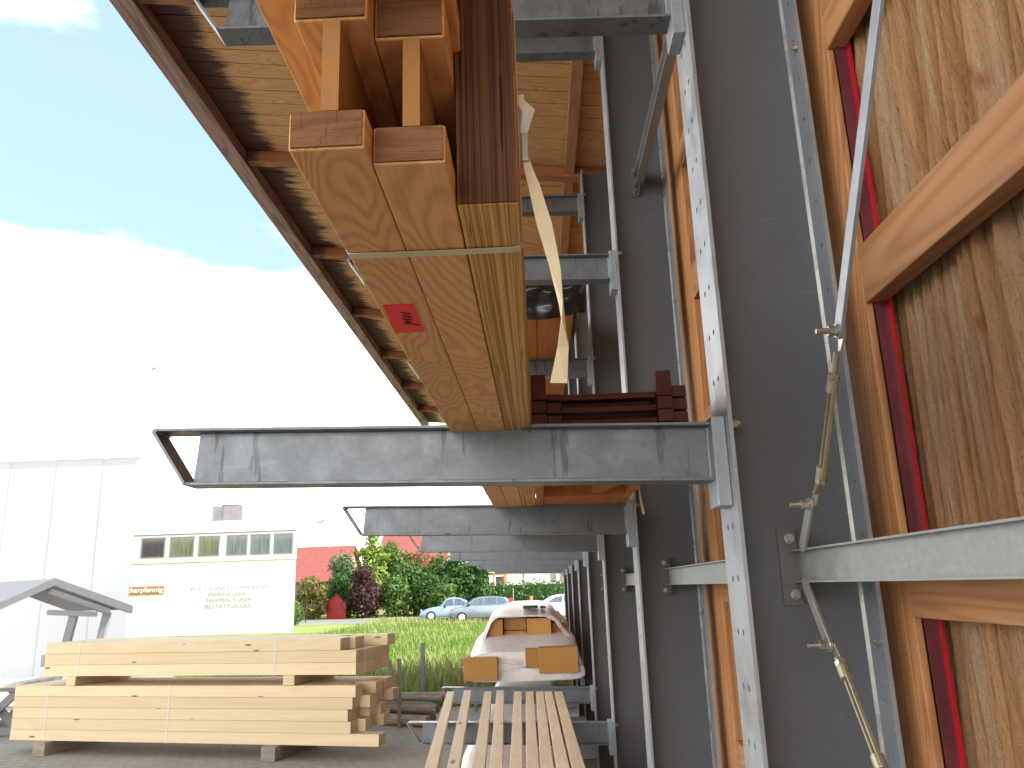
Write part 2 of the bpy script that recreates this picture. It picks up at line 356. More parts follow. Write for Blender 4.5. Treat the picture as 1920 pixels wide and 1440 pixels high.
def tag(o, label=None, cat=None, group=None, kind=None):
    if label: o['label'] = label
    if cat: o['category'] = cat
    if group: o['group'] = group
    if kind: o['kind'] = kind
    return o
def thing(name, label, cat, loc=(0, 0, 0), group=None, rz=0.):
    o = bpy.data.objects.new(name, None); COL.objects.link(o); o.location = loc; o.rotation_euler.z = rz
    o['_o'] = list(loc); o.empty_display_size = .1
    return tag(o, label, cat, group)
def copy_tree(o, parent=None):
    c = o.copy(); COL.objects.link(c); c.parent = parent
    for ch in list(o.children): copy_tree(ch, c)
    return c

# ---------------------------------------------------------------- setting: ground
g_ = MB(); g_.add([(-400, -60, 0), (400, -60, 0), (400, 900, 0), (-400, 900, 0)], [(0, 1, 2, 3)])
tag(g_.build('ground', 'soil'), kind='structure')
g_ = MB(); g_.add([(-40, -30, .004), (6, -30, .004), (6, 26, .004), (.6, 26, .004), (-.3, 15.2, .004), (-2.6, 14.6, .004), (-5., 15.8, .004), (-9., 22, .004), (-40, 24, .004)], [tuple(range(9))])
tag(g_.build('paved_yard', 'pavers'), kind='structure')
g_ = MB(); g_.add([(-120, 59.5, .004), (60, 51.5, .004), (60, 60, .004), (-120, 68, .004)], [(0, 1, 2, 3)])
tag(g_.build('road', 'dirtroad'), kind='structure')

# ---------------------------------------------------------------- cantilever rack
SP = 2.052; C1 = 2.04; NC = 8
CY = [C1 + SP * k for k in range(NC)]
XF, XR, HC = .487, .790, 5.42
LV = [1.042, 2.395, 3.765, 5.135]          # top of the arms at the column (5.135 is cut by no roof)
def perforated(mb, x0, x1, yc, hw, ztop, z0, dz, ys, r=.0085):
    """vertical plate (normal X) with two rows of round holes: front and back sheets plus hole walls"""
    cs = .03; ycuts = sorted([yc - hw, yc + hw] + [yc + s_ * ys - cs / 2 for s_ in (-1, 1)] + [yc + s_ * ys + cs / 2 for s_ in (-1, 1)])
    zs = []; z = z0
    while z < ztop - .06: zs.append(z); z += dz
    zc = [0.] + [q for h in zs for q in (h - cs / 2, h + cs / 2)] + [ztop]
    for i in range(len(ycuts) - 1):
        for j in range(len(zc) - 1):
            a, b_, c, d = ycuts[i], ycuts[i + 1], zc[j], zc[j + 1]
            if i in (1, 3) and j % 2 == 1:
                cy, cz = (a + b_) / 2, (c + d) / 2
                sq = [(b_, cz), (b_, d), (cy, d), (a, d), (a, cz), (a, c), (cy, c), (b_, c)]
                ci = [(cy + r * math.cos(k * math.pi / 4), cz + r * math.sin(k * math.pi / 4)) for k in range(8)]
                for x in (x0, x1):
                    mb.add([(x, *p) for p in sq + ci], [(k, (k + 1) % 8, 8 + (k + 1) % 8, 8 + k) for k in range(8)])
                mb.add([(x0, *p) for p in ci] + [(x1, *p) for p in ci], [(k, (k + 1) % 8, 8 + (k + 1) % 8, 8 + k) for k in range(8)])
            else:
                for x in (x0, x1): mb.add([(x, a, c), (x, b_, c), (x, b_, d), (x, a, d)], [(0, 1, 2, 3)])
    for y in (yc - hw, yc + hw): mb.add([(x0, y, 0), (x1, y, 0), (x1, y, ztop), (x0, y, ztop)], [(0, 1, 2, 3)])

def hexbolt(mb, p, d, r=.011, h=.009, shank=0., rs=.006):
    p = Vector(p); d = Vector(d).normalized(); mb.cyl(p, p + d * .003, r * 1.35, n=16); mb.cyl(p + d * .003, p + d * (.003 + h), r, n=6)
    if shank: mb.cyl(p + d * h, p + d * (h + shank), rs, n=10)

def make_arm(root, yc, zt):
    """I-section arm: top at the column zt, rising 2.5% towards its tip"""
    def zl(x): return zt + (XF - .02 - x) * .0262
    arm = None
    m_ = MB(); H = .150; tf = .008; hw = .041; xr = .452
    def slab(x0, x1, dz0, dz1, y0, y1):
        m_.add([(x, y, zl(x) + dz) for x in (x0, x1) for y in (y0, y1) for dz in (dz0, dz1)], [(0, 1, 3, 2), (4, 6, 7, 5), (0, 4, 5, 1), (2, 3, 7, 6), (0, 2, 6, 4), (1, 5, 7, 3)])
    slab(-.985, xr, -tf, 0, yc - hw, yc + hw)                       # top flange
    slab(-.905, xr, -H, -H + tf, yc - hw, yc + hw)                  # bottom flange
    m_.add([(x, y, z) for y in (yc - .0035, yc + .0035) for x, z in ((-.885, zl(-.885) - tf), (-.896, zl(-.9) - H + tf), (xr, zl(xr) - H + tf), (xr, zl(xr) - tf))],
           [(0, 1, 2, 3), (7, 6, 5, 4), (0, 4, 5, 1), (1, 5, 6, 2), (2, 6, 7, 3), (3, 7, 4, 0)])
    arm = m_.build('arm', 'arm', root, bevel=.0012)
    # closed tip: plate folded down from the top flange, rounded at the corner
    t_ = MB(); zt0 = zl(-.985); pts = [(-.985, zt0), (-.992, zt0 - .001), (-.997, zt0 - .005), (-.998, zt0 - .012), (-.905, zl(-.905) - H), (-.896, zl(-.9) - H), (-.988, zt0 - .012), (-.985, zt0 - .008)]
    t_.prism(pts, 'Y', yc - hw, yc + hw); t_.build('tip_plate', 'arm', arm)
    p_ = MB(); p_.box(xr, XF - .0005, yc - .052, yc + .052, zt - .215, zt + .012)
    pl = p_.build('end_plate', 'flange', arm, bevel=.002)
    for s_ in (-1, 1):
        w_ = MB()
        for i in range(12):
            z0 = zt - .140 + i * .0108; rr_ = .0045 + random.random() * .0016
            w_.cyl((xr - .002, yc + s_ * .006, z0), (xr - .002, yc + s_ * .006, z0 + .0112), rr_, .0045 + random.random() * .0016, n=7, cap=False)
        w_.build('weld', 'steel', arm, smooth=True)
    for s_ in (-1, 1):
        for dz in (-.012,):
            b_ = MB(); hexbolt(b_, (XF + .0105, yc + s_ * .062, zt + dz), (1, 0, 0), .0135, .013, .011, .008); b_.build('bolt', 'zincy', arm)
    return arm

up = thing('cantilever_upright', 'x', 'rack upright', (XF, CY[0], 0), 'uprights of the long steel rack')
m_ = MB(); yc = CY[0]; perforated(m_, XF, XF + .010, yc, .09, HC, .099, .127, .026); m_.build('front_flange', 'flange', up)
m_ = MB(); perforated(m_, XR, XR + .011, yc, .09, HC, .065, .127, .055); m_.build('rear_flange', 'flange', up)
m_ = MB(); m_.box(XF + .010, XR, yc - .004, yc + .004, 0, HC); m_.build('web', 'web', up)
for x, s_ in ((XF + .010, 1), (XR, -1)):                          # weld seams along the web
    for yy in (-1, 1):
        m_ = MB(); m_.add([(x, yc + yy * .004, 0), (x + s_ * .007, yc + yy * .004, 0), (x, yc + yy * .012, 0), (x, yc + yy * .004, HC), (x + s_ * .007, yc + yy * .004, HC), (x, yc + yy * .012, HC)], [(1, 2, 5, 4)])
        m_.build('weld_seam', 'zinc', up)
for (x, y, z) in ((XR, yc - .075, 3.459), (XR, yc - .07, 1.852), (XR, yc - .075, .9)):
    m_ = MB(); hexbolt(m_, (x - .0005, y, z), (-1, 0, 0), .009, .008, .008, .005); m_.build('bolt', 'bolt', up)
for z in LV[:3]: make_arm(up, yc, z)
m_ = MB(); m_.box(XF - .9, XR + .02, yc - .1, yc + .1, .01, .18)
bs = m_.build('base', 'steel', up, bevel=.004)
ordn = ['nearest', 'second', 'third', 'fourth', 'fifth', 'sixth', 'seventh', 'farthest']
ups = [up]
for k in range(1, NC):
    c = copy_tree(up); c.location.y = CY[k]; ups.append(c)
for k, c in enumerate(ups):
    c['label'] = ('nearest galvanised upright with its perforated flange and three arms, before the rough board wall' if k == 0 else
                  'farthest galvanised rack upright, at the end of the row by the white car' if k == NC - 1 else
                  'galvanised perforated rack upright with arms, %s in the row counted from the camera' % ordn[k])
def add_arm4(k):                                                  # uppermost arm level right under the roof, on the second and third uprights
    pass
for k in (1, 2, 3):
    o = [c for c in up.children if c.name.startswith('arm')][2]
    a = copy_tree(o, ups[k]); a.location.z += 1.44

# horizontal bracing beams between the uprights
def make_brace(y0, y1, z0, label, plate0=True):
    t = thing('bracing_beam', label, 'steel beam', (.645, y0, z0), 'horizontal bracing beams between the uprights')
    m_ = MB(); H = .078; x = .648; hw = .023
    m_.box(x - hw, x + hw, y0 + .012, y1 - .012, z0 + H - .004, z0 + H); m_.box(x - hw, x + hw, y0 + .012, y1 - .012, z0, z0 + .004)
    m_.box(x - .0025, x + .0025, y0 + .012, y1 - .012, z0 + .004, z0 + H - .004)
    m_.build('beam', 'steel', t)
    for yy, s_ in ((y0, 1), (y1, -1)):
        q = MB(); q.box(.597, .672, min(yy + s_ * .0045, yy + s_ * .0118), max(yy + s_ * .0045, yy + s_ * .0118), z0 - .055, z0 + H + .055)
        pl = q.build('end_plate', 'dark_plate', t, bevel=.001)
        for zz in (z0 - .028, z0 + H + .028):
            b_ = MB(); b_.cyl((.626, yy + s_ * .0119, zz), (.626, yy + s_ * .016, zz), .0125, n=16); b_.cyl((.626, yy + s_ * .016, zz), (.626, yy + s_ * .027, zz), .0095, .0085, n=6)
            b_.build('bolt', 'bolt', pl)
        # gusset for the tie rods
        for ze, dz in ((z0 + H + .001, .049), (z0 - .001, -.049)):
            gz = MB(); gz.add([(xx, yy + s_ * a, zz) for xx in (.643, .649) for a, zz in ((.012, ze), (.075, ze), (.03, ze + dz), (.012, ze + dz))], [(0, 1, 2, 3), (7, 6, 5, 4), (0, 4, 5, 1), (1, 5, 6, 2), (2, 6, 7, 3), (3, 7, 4, 0)])
            gz.build('gusset', 'dark_plate', pl)
    return t
ZB = 1.990
b0 = make_brace(CY[0] - SP, CY[0], ZB, 'large near galvanised bracing beam running off the right of the photo across the board wall')
b1 = make_brace(CY[0], CY[1], ZB, 'short visible bracing beam just behind the nearest upright, at eye height')
for k in range(1, 4):
    c = copy_tree(b1); c.location.y = CY[k]; c['label'] = 'bracing beam at eye height between the %s and %s uprights' % (ordn[k], ordn[k + 1])
hb = copy_tree(b1); hb.location.z = 4.17; hb['label'] = 'high bracing beam with a bolted foot, seen from below under the top arm'

# tie rods with turnbuckles, from the bracket of the nearest upright towards the camera
def tie_rod(pts, label, lower=False):
    """pts: gusset, eye bolt, turnbuckle start, turnbuckle end, bolt, far end (Y, Z) in the plane X=.64"""
    x = .622; P = [Vector((x, a, b_)) for a, b_ in pts]
    t = thing('tie_rod', label, 'tie rod', tuple(P[0]), 'tie rods with turnbuckles')
    gp, e1, t0, t1, e2, fe = P
    def flat(name, a, b_, wd, th, mt, xo=0., ext=.02):
        d = (b_ - a).normalized(); q = MB(); n_ = Vector((1, 0, 0)); sd_ = d.cross(n_)
        prof = []
        for i in range(9): an = math.pi * i / 8; prof.append(b_ + (sd_ * math.cos(an) + d * math.sin(an)) * wd / 2)
        for i in range(9): an = math.pi * i / 8; prof.append(a - (sd_ * math.cos(an) + d * math.sin(an)) * wd / 2)
        nn = len(prof); vs = [p + n_ * (xo - th / 2) for p in prof] + [p + n_ * (xo + th / 2) for p in prof]
        q.add(vs, [tuple(range(nn)), tuple(range(2 * nn - 1, nn - 1, -1))] + [(i, (i + 1) % nn, nn + (i + 1) % nn, nn + i) for i in range(nn)])
        return q.build(name, mt, t, bevel=.0008)
    flat('link_plate', gp, e1, .032, .007, 'zinc' if lower else 'steel', .0)
    flat('flat_bar', e2, fe, .034, .008, 'flange', .0)
    q = MB()                                                      # rods with flattened eyes, then the open turnbuckle body
    d1 = (t0 - e1).normalized(); d2 = (e2 - t1).normalized()
    for a, b_ in ((e1 + d1 * .045, t0 + d1 * .012), (t1 - d2 * .012, e2 - d2 * .045)):
        q = MB(); q.cyl(a, b_, .0062, n=10); q.build('rod', 'zincy', t)
    for nm, a, dd in (('eye', e1, d1), ('eye', e2, -d2)):
        q = MB(); sd_ = dd.cross(Vector((1, 0, 0)))
        prof = [a - dd * .014 + sd_ * .008, a - dd * .014 - sd_ * .008, a + dd * .012 - sd_ * .014, a + dd * .045 - sd_ * .006, a + dd * .055 - sd_ * .005, a + dd * .055 + sd_ * .005, a + dd * .045 + sd_ * .006, a + dd * .012 + sd_ * .014]
        nn = 8; vs = [p + Vector((.0045, 0, 0)) for p in prof] + [p + Vector((.0105, 0, 0)) for p in prof]
        q.add(vs, [tuple(range(nn)), tuple(range(2 * nn - 1, nn - 1, -1))] + [(i, (i + 1) % nn, nn + (i + 1) % nn, nn + i) for i in range(nn)])
        q.build(nm, 'zinc', t, bevel=.001)
    q = MB(); dt = (t1 - t0).normalized(); sd_ = dt.cross(Vector((1, 0, 0))).normalized()
    for s_ in (-1, 1): q.bar(t0 + sd_ * s_ * .0098, t1 + sd_ * s_ * .0098, .0085, .0055, up=sd_)
    q.cyl(t0 - dt * .006, t0 + dt * .022, .0128, n=12); q.cyl(t1 - dt * .022, t1 + dt * .006, .0128, n=12)
    tb = q.build('turnbuckle', 'zincy', t, bevel=.0012)
    for a, b_ in ((t0 - dt * .018, t0 - dt * .007), (t1 + dt * .007, t1 + dt * .018)):
        q = MB(); q.cyl(a, b_, .0125, n=6); q.build('lock_nut', 'zincy', tb)
    for a in (e1, e2):
        q = MB(); q.cyl(a + Vector((.004, 0, 0)), a + Vector((-.008, 0, 0)), .0135, n=16); q.cyl(a + Vector((-.008, 0, 0)), a + Vector((-.022, 0, 0)), .0105, n=6)
        q.cyl(a + Vector((-.022, 0, 0)), a + Vector((-.046, 0, 0)), .0065, .0055, n=10); q.build('bolt', 'bolt', t)
    return t
tie_rod([(1.915, 2.075), (1.83, 2.162), (1.735, 2.215), (1.60, 2.39), (1.535, 2.48), (1.125, 3.02)], 'tie rod with turnbuckle rising from the near bracing beam to the top edge')
tie_rod([(1.93, 1.985), (1.822, 1.858), (1.755, 1.815), (1.625, 1.655), (1.54, 1.55), (1.12, 1.05)], 'tie rod with turnbuckle falling from the near bracing beam to the bottom edge', True)

# ---------------------------------------------------------------- wooden wall behind the rack
wl = thing('board_wall', 'tall wooden wall of rough vertical boards with posts and rails behind the steel rack', 'wooden wall', (.9, 0, 0))
XW = .845; ZR = [(.41, .57), (1.15, 1.31), (1.905, 2.06), (2.662, 2.812), (3.40, 3.57), (4.15, 4.30), (4.90, 5.05)]
posts = [CY[0] - SP] + CY
for y in posts:
    q = MB(); q.box(XW, XW + (.019 if y < 2.5 else .088), y - (.14 if y < 2.5 else .25), y + .135, 0, 5.46); q.build('post', 'post', wl, bevel=.003)
    if y != CY[0]: continue
    q = MB(); q.box(XW + .019, XW + .048, y - .150, y - .146, 0, 5.46); q.build('red_strip', 'red_shaded', wl)
    q = MB(); q.box(XW + .048, XW + .053, y - .168, y - .143, 0, 5.46); q.build('red_strip', 'red', wl)
for k in range(len(posts) - 1):
    for a, b_ in ZR:
        q = MB(); q.box(XW - .001, XW + .050, posts[k] + .1355, posts[k + 1] - (.1405 if posts[k + 1] < 2.5 else .2505), a, b_); q.build('rail', 'rail', wl, bevel=.004)
q = MB(); q.box(XW - .001, XW + .05, -3.2, posts[0] - .141, 3.40, 3.57); q.build('rail', 'rail', wl)
rng = np.random.RandomState(5)
def ridge(Yv, Zv, seed):
    r_ = np.random.RandomState(seed); tab = r_.rand(4, 512)
    def vn(t, i):
        f = np.floor(t).astype(int); u = t - f; u = u * u * (3 - 2 * u); a = tab[i][f % 512]; b__ = tab[i][(f + 1) % 512]; return a + (b__ - a) * u
    lean = np.where(Zv > 2.7, .085, np.where(Zv > 1.98, .03, .05))
    y = Yv + lean * (Zv - 2.7) + .018 * vn(Zv * 1.7 + 9, 3) + 50
    ph = y / .037 + 1.5 * vn(y / .09, 0) + .35 * vn(Zv * 1.9 + np.floor(y / .07), 1)
    amp = .55 + .45 * vn(np.floor(ph) * 1.37 + .5, 2)
    h = .044 * amp * np.abs(np.sin(math.pi * ph)) ** .6 + .009 * vn(y / .012 + 1.5 * vn(Zv * 3 + 7, 1), 1) + .005 * vn(y / .006 + 2 * Zv, 2)
    h = h + .010 * vn(Zv * 11 + y * 35, 3) * vn(y / .03 + Zv * .8, 0) + .008 * vn(y / .2, 3)
    return h - .006

def board_panel(y0, y1, dy, dz, seed):
    ny = int((y1 - y0) / dy) + 1; nz = int(5.5 / dz) + 1
    ys = np.linspace(y0, y1, ny); zs = np.linspace(0, 5.5, nz); YY, ZZ = np.meshgrid(ys, zs)
    XX = .958 - ridge(YY, ZZ, seed)
    v = np.stack([XX, YY, ZZ], -1).reshape(-1, 3) - np.array([.9, 0, 0])
    i = np.arange(nz - 1)[:, None] * ny + np.arange(ny - 1)[None]; i = i.reshape(-1)
    f = np.stack([i, i + ny, i + ny + 1, i + 1], -1)
    me = bpy.data.meshes.new('boards'); me.from_pydata(v.tolist(), [], f.tolist()); me.materials.append(M['boards'])
    me.polygons.foreach_set('use_smooth', [True] * len(me.polygons))
    o = bpy.data.objects.new('boards', me); COL.objects.link(o); o.parent = wl
board_panel(-.4, 2.04, .0038, .03, 3)
board_panel(2.04, 6.3, .014, .06, 4)
board_panel(6.3, 18.6, .03, .12, 5)
q = MB(); q.box(.972, .986, -9.0, 18.6, 0, 5.5); q.build('backing', 'old', wl)  # extended unseen behind the camera as well, to deepen the shade

# ---------------------------------------------------------------- roof over the rack
rf = thing('lean_to_roof', 'wooden lean-to roof overhead with stained soffit boards, rafters and a weathered fascia', 'roof', (0, 0, 0))
def zr(x): return 5.485 - .107 * (x - .0)          # underside of rafters; rises towards the eaves
Y0R, Y1R = -9.0, 18.3  # roof lengthened unseen behind the camera to darken the rack
def sbox(mb, x0, x1, y0, y1, d0, d1):
    mb.add([(x, y, zr(x) + d) for x in (x0, x1) for y in (y0, y1) for d in (d0, d1)], [(0, 1, 3, 2), (4, 6, 7, 5), (0, 4, 5, 1), (2, 3, 7, 6), (0, 2, 6, 4), (1, 5, 7, 3)])
ry = [CY[0] + .13 + SP * k for k in range(-3, NC)]
for y in ry:
    q = MB(); sbox(q, -2.46, .93, y - .05, y + .05, 0, .105); q.build('rafter', 'rafter', rf, bevel=.004)
q = MB()
y = Y0R
while y < Y1R:
    wdt = .150 + random.random() * .03; a = -2.52; sbox(q, a, .95, y, y + wdt - .009, .107 + random.random() * .003, .13); y += wdt
q.build('soffit_boards', 'soffit', rf, bevel=.002)
q = MB(); sbox(q, -2.52, -2.465, Y0R, Y1R, -.02, .105); q.build('fascia', 'fascia', rf, bevel=.006)
q = MB(); sbox(q, -2.64, -2.521, Y0R, Y1R, -.005, .135); q.build('fascia', 'fascia', rf, bevel=.006)
q = MB()
for i in range(len(ry) - 1): sbox(q, .36, .44, ry[i] + .051, ry[i + 1] - .051, .03, .105)
q.build('purlin', 'rail', rf)
q = MB(); sbox(q, -2.66, 1.0, Y0R, Y1R, .136, .16); q.build('roof_sheet', 'roofgrey', rf)

# ---------------------------------------------------------------- timber on the second arm level
Z1 = 2.400
def joist(x0, x1, y0, y1, z0, label, H=.188, grp='wooden I-joists stacked on the middle arms'):
    t = thing('i_joist', label, 'I-joist', ((x0 + x1) / 2, y0, z0), grp)
    xc = (x0 + x1) / 2 + .002
    for a, b_ in ((z0, z0 + .0405), (z0 + H - .047, z0 + H)):
        q = MB(); q.box(x0, x1, y0 + .003, y1, a, b_); q.build('flange', 'joist', t, bevel=.0022)
        q = MB()                                                   # ragged sawn near end
        n_ = 14
        for i in range(n_):
            for j in range(4):
                ya = y0 + random.random() * .0006
                q.box(x0 + .0025 + (x1 - x0 - .005) * i / n_, x0 + .0025 + (x1 - x0 - .005) * (i + 1) / n_, ya, y0 + .0032, a + .002 + (b_ - a - .004) * j / 4, a + .002 + (b_ - a - .004) * (j + 1) / 4)
        q.build('sawn_end', 'joist_end', t)
    q = MB(); q.box(xc - .0085, xc + .0085, y0 + .002, y1, z0 + .0405, z0 + H - .047); q.build('web', 'web3', t)
    return t
joist(-.2185, -.1465, .648, 6.9, Z1, 'outermost wooden I-joist on the middle arm, with the red paper label')
joist(-.1455, -.0745, .680, 6.9, Z1, 'middle I-joist, between the outermost joist and the veneer beam')
for i, (a, b_) in enumerate(((-.268, -.196), (-.194, -.122), (-.120, -.066))):
    joist(a, b_, .36 + .05 * i, 5.2, Z1 + .1895, ('I-joist of the upper layer with its edge overhanging to the left', 'I-joist of the upper layer, above the middle one', 'narrow I-joist of the upper layer beside the tall veneer beam')[i], .16)
t = thing('laminated_beam', 'tall striped laminated veneer beam with a dark end beside the joists', 'timber beam', (-.039, .77, Z1))
q = MB(); q.box(-.0725, -.006, .774, 6.6, Z1, Z1 + .335); q.build('beam', 'lvl', t, bevel=.0015)
q = MB(); q.box(-.0715, -.007, .7705, .7738, Z1 + .001, Z1 + .334); q.build('end_face', 'lvl_end', t)
# red label with a scribble, glued under the outermost joist
t = [o for o in COL.objects if o.name == 'i_joist'][0]
lb = MB(); zl_ = Z1 - .0012
lb.add([(-.2095, 1.066, zl_), (-.165, 1.067, zl_), (-.168, 1.192, zl_), (-.2145, 1.194, zl_), (-.2095, 1.066, zl_ + .001), (-.165, 1.067, zl_ + .001), (-.168, 1.192, zl_ + .001), (-.2145, 1.194, zl_ + .001)], [(0, 1, 2, 3), (4, 5, 6, 7), (0, 1, 5, 4), (1, 2, 6, 5), (2, 3, 7, 6), (3, 0, 4, 7)])
lb = lb.build('paper_label', 'label', t)
sc_pts = [(-.189, 1.098), (-.176, 1.104), (-.190, 1.113), (-.176, 1.117), (-.191, 1.124), (-.188, 1.130), (-.176, 1.127), (-.190, 1.138), (-.180, 1.141), (-.193, 1.147), (-.181, 1.150), (-.170, 1.158)]
q = MB(); q.tube([(x, y, zl_ - .0004) for x, y in sc_pts], .0007, 6); q.build('scribble', 'ink', lb)
# woven straps
q = MB(); ys_, ye_ = .882, .897; e = []
path = [(-.2195, Z1 + .04), (-.2195, Z1 + .004), (-.2165, Z1 - .0015), (-.10, Z1 - .0025), (-.018, Z1 - .002), (-.008, Z1 - .0005), (-.0045, Z1 + .006), (-.0045, Z1 + .33), (-.01, Z1 + .337), (-.07, Z1 + .337)]
for i, (x, z) in enumerate(path): e.append(((x, ys_ + .004 * (i > 5), z), (x, ye_ + .004 * (i > 5), z)))
q.ribbon(e, .001); tag(q.build('tension_strap', 'strap', org=(-.11, .89, Z1)), 'pale woven strap tight round the underside of the joist bundle', 'strap', 'pale woven straps')
q = MB(); P_ = [((-.003, .8, 2.55), (.004, .8, 2.55)), ((-.001, .8, 2.473), (.006, .8, 2.473)), ((.001, .795, 2.45), (.011, .795, 2.45)), ((.004, .79, 2.431), (.017, .79, 2.430)), ((.012, .79, 2.382), (.029, .79, 2.381)), ((.024, .80, 2.336), (.036, .80, 2.335)),
    ((.033, .81, 2.296), (.037, .803, 2.296)), ((.035, .815, 2.281), (.039, .822, 2.281)), ((.030, .83, 2.254), (.042, .832, 2.254)), ((.020, .84, 2.216), (.039, .84, 2.215))]
q.ribbon(P_, .001)
ls = tag(q.build('loose_strap', 'strap', org=(.003, .8, 2.55)), 'loose pale strap end hanging twisted beside the veneer beam', 'strap', 'pale woven straps')
q = MB(); q.box(-.002, .007, .793, .7985, 2.462, 2.497); q.build('metal_clip', 'bolt', ls, bevel=.0015)
q = MB(); q.add([(-.003, .8, 2.498), (.006, .797, 2.498), (.016, .80, 2.530), (.004, .803, 2.545), (-.004, .802, 2.54), (.002, .79, 2.52)], [(0, 1, 5), (1, 2, 5), (2, 3, 5), (3, 4, 5), (4, 0, 5), (0, 4, 3, 2, 1)]); q.build('strap_end', 'frame', ls)
q = MB(); q.ribbon([((.505, 3.93, 2.50), (.515, 3.93, 2.50)), ((.508, 3.93, 2.44), (.515, 3.94, 2.44)), ((.510, 3.94, 2.39), (.522, 3.94, 2.39)), ((.519, 3.95, 2.33), (.532, 3.95, 2.33))], .001)
tag(q.build('loose_strap', 'strap', org=(.51, 3.93, 2.5)), 'short loose strap end hanging at the second upright', 'strap', 'pale woven straps')

# brown stained formwork frames, stacked to the right of the joists on the nearest middle arm
for i, z in enumerate((Z1, Z1 + .0345, Z1 + .069)):
    t = thing('stained_pallet', ('lowest', 'middle', 'topmost')[i] + ' brown stained pallet in the stack right of the joists', 'wooden pallet', (.2, 2.02, z), 'brown stained pallets on the middle arm')
    for (x0, x1, y0, y1, nm) in ((.075, .322, 2.02, 2.07, 'cross_rail'), (.075, .322, 2.9, 2.95, 'cross_rail')):
        q = MB(); q.box(x0, x1, y0, y1, z + .001, z + .0165); q.build(nm, 'brown', t, bevel=.0015)
    q = MB(); q.box(.076, .3215, 2.12, 2.89, z + .0012, z + .0342); q.build('dark_filler', 'brown', t)  # solid block added inside so the gaps between the rails stay dark
    for (x0, x1, top, dy) in ((-.003, .036, .0325, 0.), (.037, .0745, .0300, .012), (.3225, .362, .0335, 0.), (.363, .402, .0310, .02)):
        tp = top + (.036 if (i == 2 and x0 in (-.003,)) else 0) + (.034 if (i == 2 and x0 == .3225) else 0)
        if i == 2 and x0 == .037: tp = .018
        q = MB(); q.box(x0, x1, 2.0 + dy, 2.96, z + .001, z + tp); q.build('side_rail', 'brown', t, bevel=.002)
# orange glazed formwork panels behind them
t = thing('glazed_pallet', 'orange glazed pallet with a diagonal batten, on the middle arms behind the brown pallets', 'wooden pallet', (.2, 3.0, Z1), )
q = MB(); q.box(.035, .44, 3.0, 5.4, Z1 + .05, Z1 + .07); q.build('sheet', 'orange', t)
for x0, x1 in ((-.002, .034), (.41, .445)):
    q = MB(); q.box(x0, x1, 2.98, 5.4, Z1, Z1 + .05); q.build('side_rail', 'orange', t, bevel=.002)
for y in (3.68, 4.6):
    q = MB(); q.box(.036, .409, y, y + .09, Z1, Z1 + .05); q.build('cross_rail', 'orange', t, bevel=.002)
q = MB(); q.bar((.40, 3.02, Z1 + .03), (.28, 3.66, Z1 + .03), .05, .04); q.build('diagonal', 'orange', t, bevel=.002)

# ---------------------------------------------------------------- bundle with black film on the third arm level
Z2 = 3.772
def film(name, m, f, nu, nv, parent, org=None, thick=.004):
    vs = [f(i / nu, j / nv) for j in range(nv + 1) for i in range(nu + 1)]
    q = MB(); q.add(vs, [(j * (nu + 1) + i, j * (nu + 1) + i + 1, (j + 1) * (nu + 1) + i + 1, (j + 1) * (nu + 1) + i) for j in range(nv) for i in range(nu)])
    o = q.build(name, m, parent, org=org, smooth=True)
    s_ = o.modifiers.new('thickness', 'SOLIDIFY'); s_.thickness = thick
    return o
rt = np.random.RandomState(11).rand(64, 64)
def vn2(u, v):
    iu, iv = int(math.floor(u)), int(math.floor(v)); fu, fv = u - iu, v - iv; fu = fu * fu * (3 - 2 * fu); fv = fv * fv * (3 - 2 * fv)
    g2 = lambda a, b_: rt[a % 64][b_ % 64]
    return (g2(iu, iv) * (1 - fu) + g2(iu + 1, iv) * fu) * (1 - fv) + (g2(iu, iv + 1) * (1 - fu) + g2(iu + 1, iv + 1) * fu) * fv
k = 0
for r_ in range(2):
    for i, (a, b_) in enumerate(((-.62, -.47), (-.465, -.315), (-.31, -.16), (-.155, .050), (.055, .30))):
        q = MB(); y0 = 5.05 + .03 * ((i * 7 + r_ * 3) % 4); q.box(a, b_, y0, 10.2, Z2 + r_ * .135, Z2 + r_ * .135 + .13)
        o = q.build('glazed_beam', 'orange', org=((a + b_) / 2, y0, Z2 + r_ * .135), bevel=.003)
        tag(o, 'orange glazed beam lying on the high arms, under the black film, %s row, %s from the left' % (('lower', 'upper')[r_], ('first', 'second', 'third', 'fourth', 'fifth')[i]), 'glazed beam', 'orange beams on the high arms')
def ff(u, v):                                                      # u across, v from below the near end, up and back over the top
    x = -.66 + u * 1.04; wr = (vn2(u * 9, v * 7) - .5) + .5 * (vn2(u * 23 + 5, v * 17) - .5)
    sag = .10 * math.sin(math.pi * min(1, max(0, (u - .45) / .5))) if u > .45 else 0
    if v < .5: t_ = v / .5; return (x, 5.0 - .09 * math.sin(t_ * math.pi) + .05 * wr, Z2 - .012 - sag * (1 - t_) * .35 + t_ * .30 + .02 * wr)
    t_ = (v - .5) / .5; return (x + .03 * wr, 5.0 + t_ * 1.6, Z2 + .30 + .03 * wr)
fl = film('plastic_sheet', 'tarp', ff, 60, 40, None, org=(0, 5.0, Z2)); tag(fl, 'crumpled black plastic sheet over the end of the orange bundle on the high arms', 'plastic sheet')

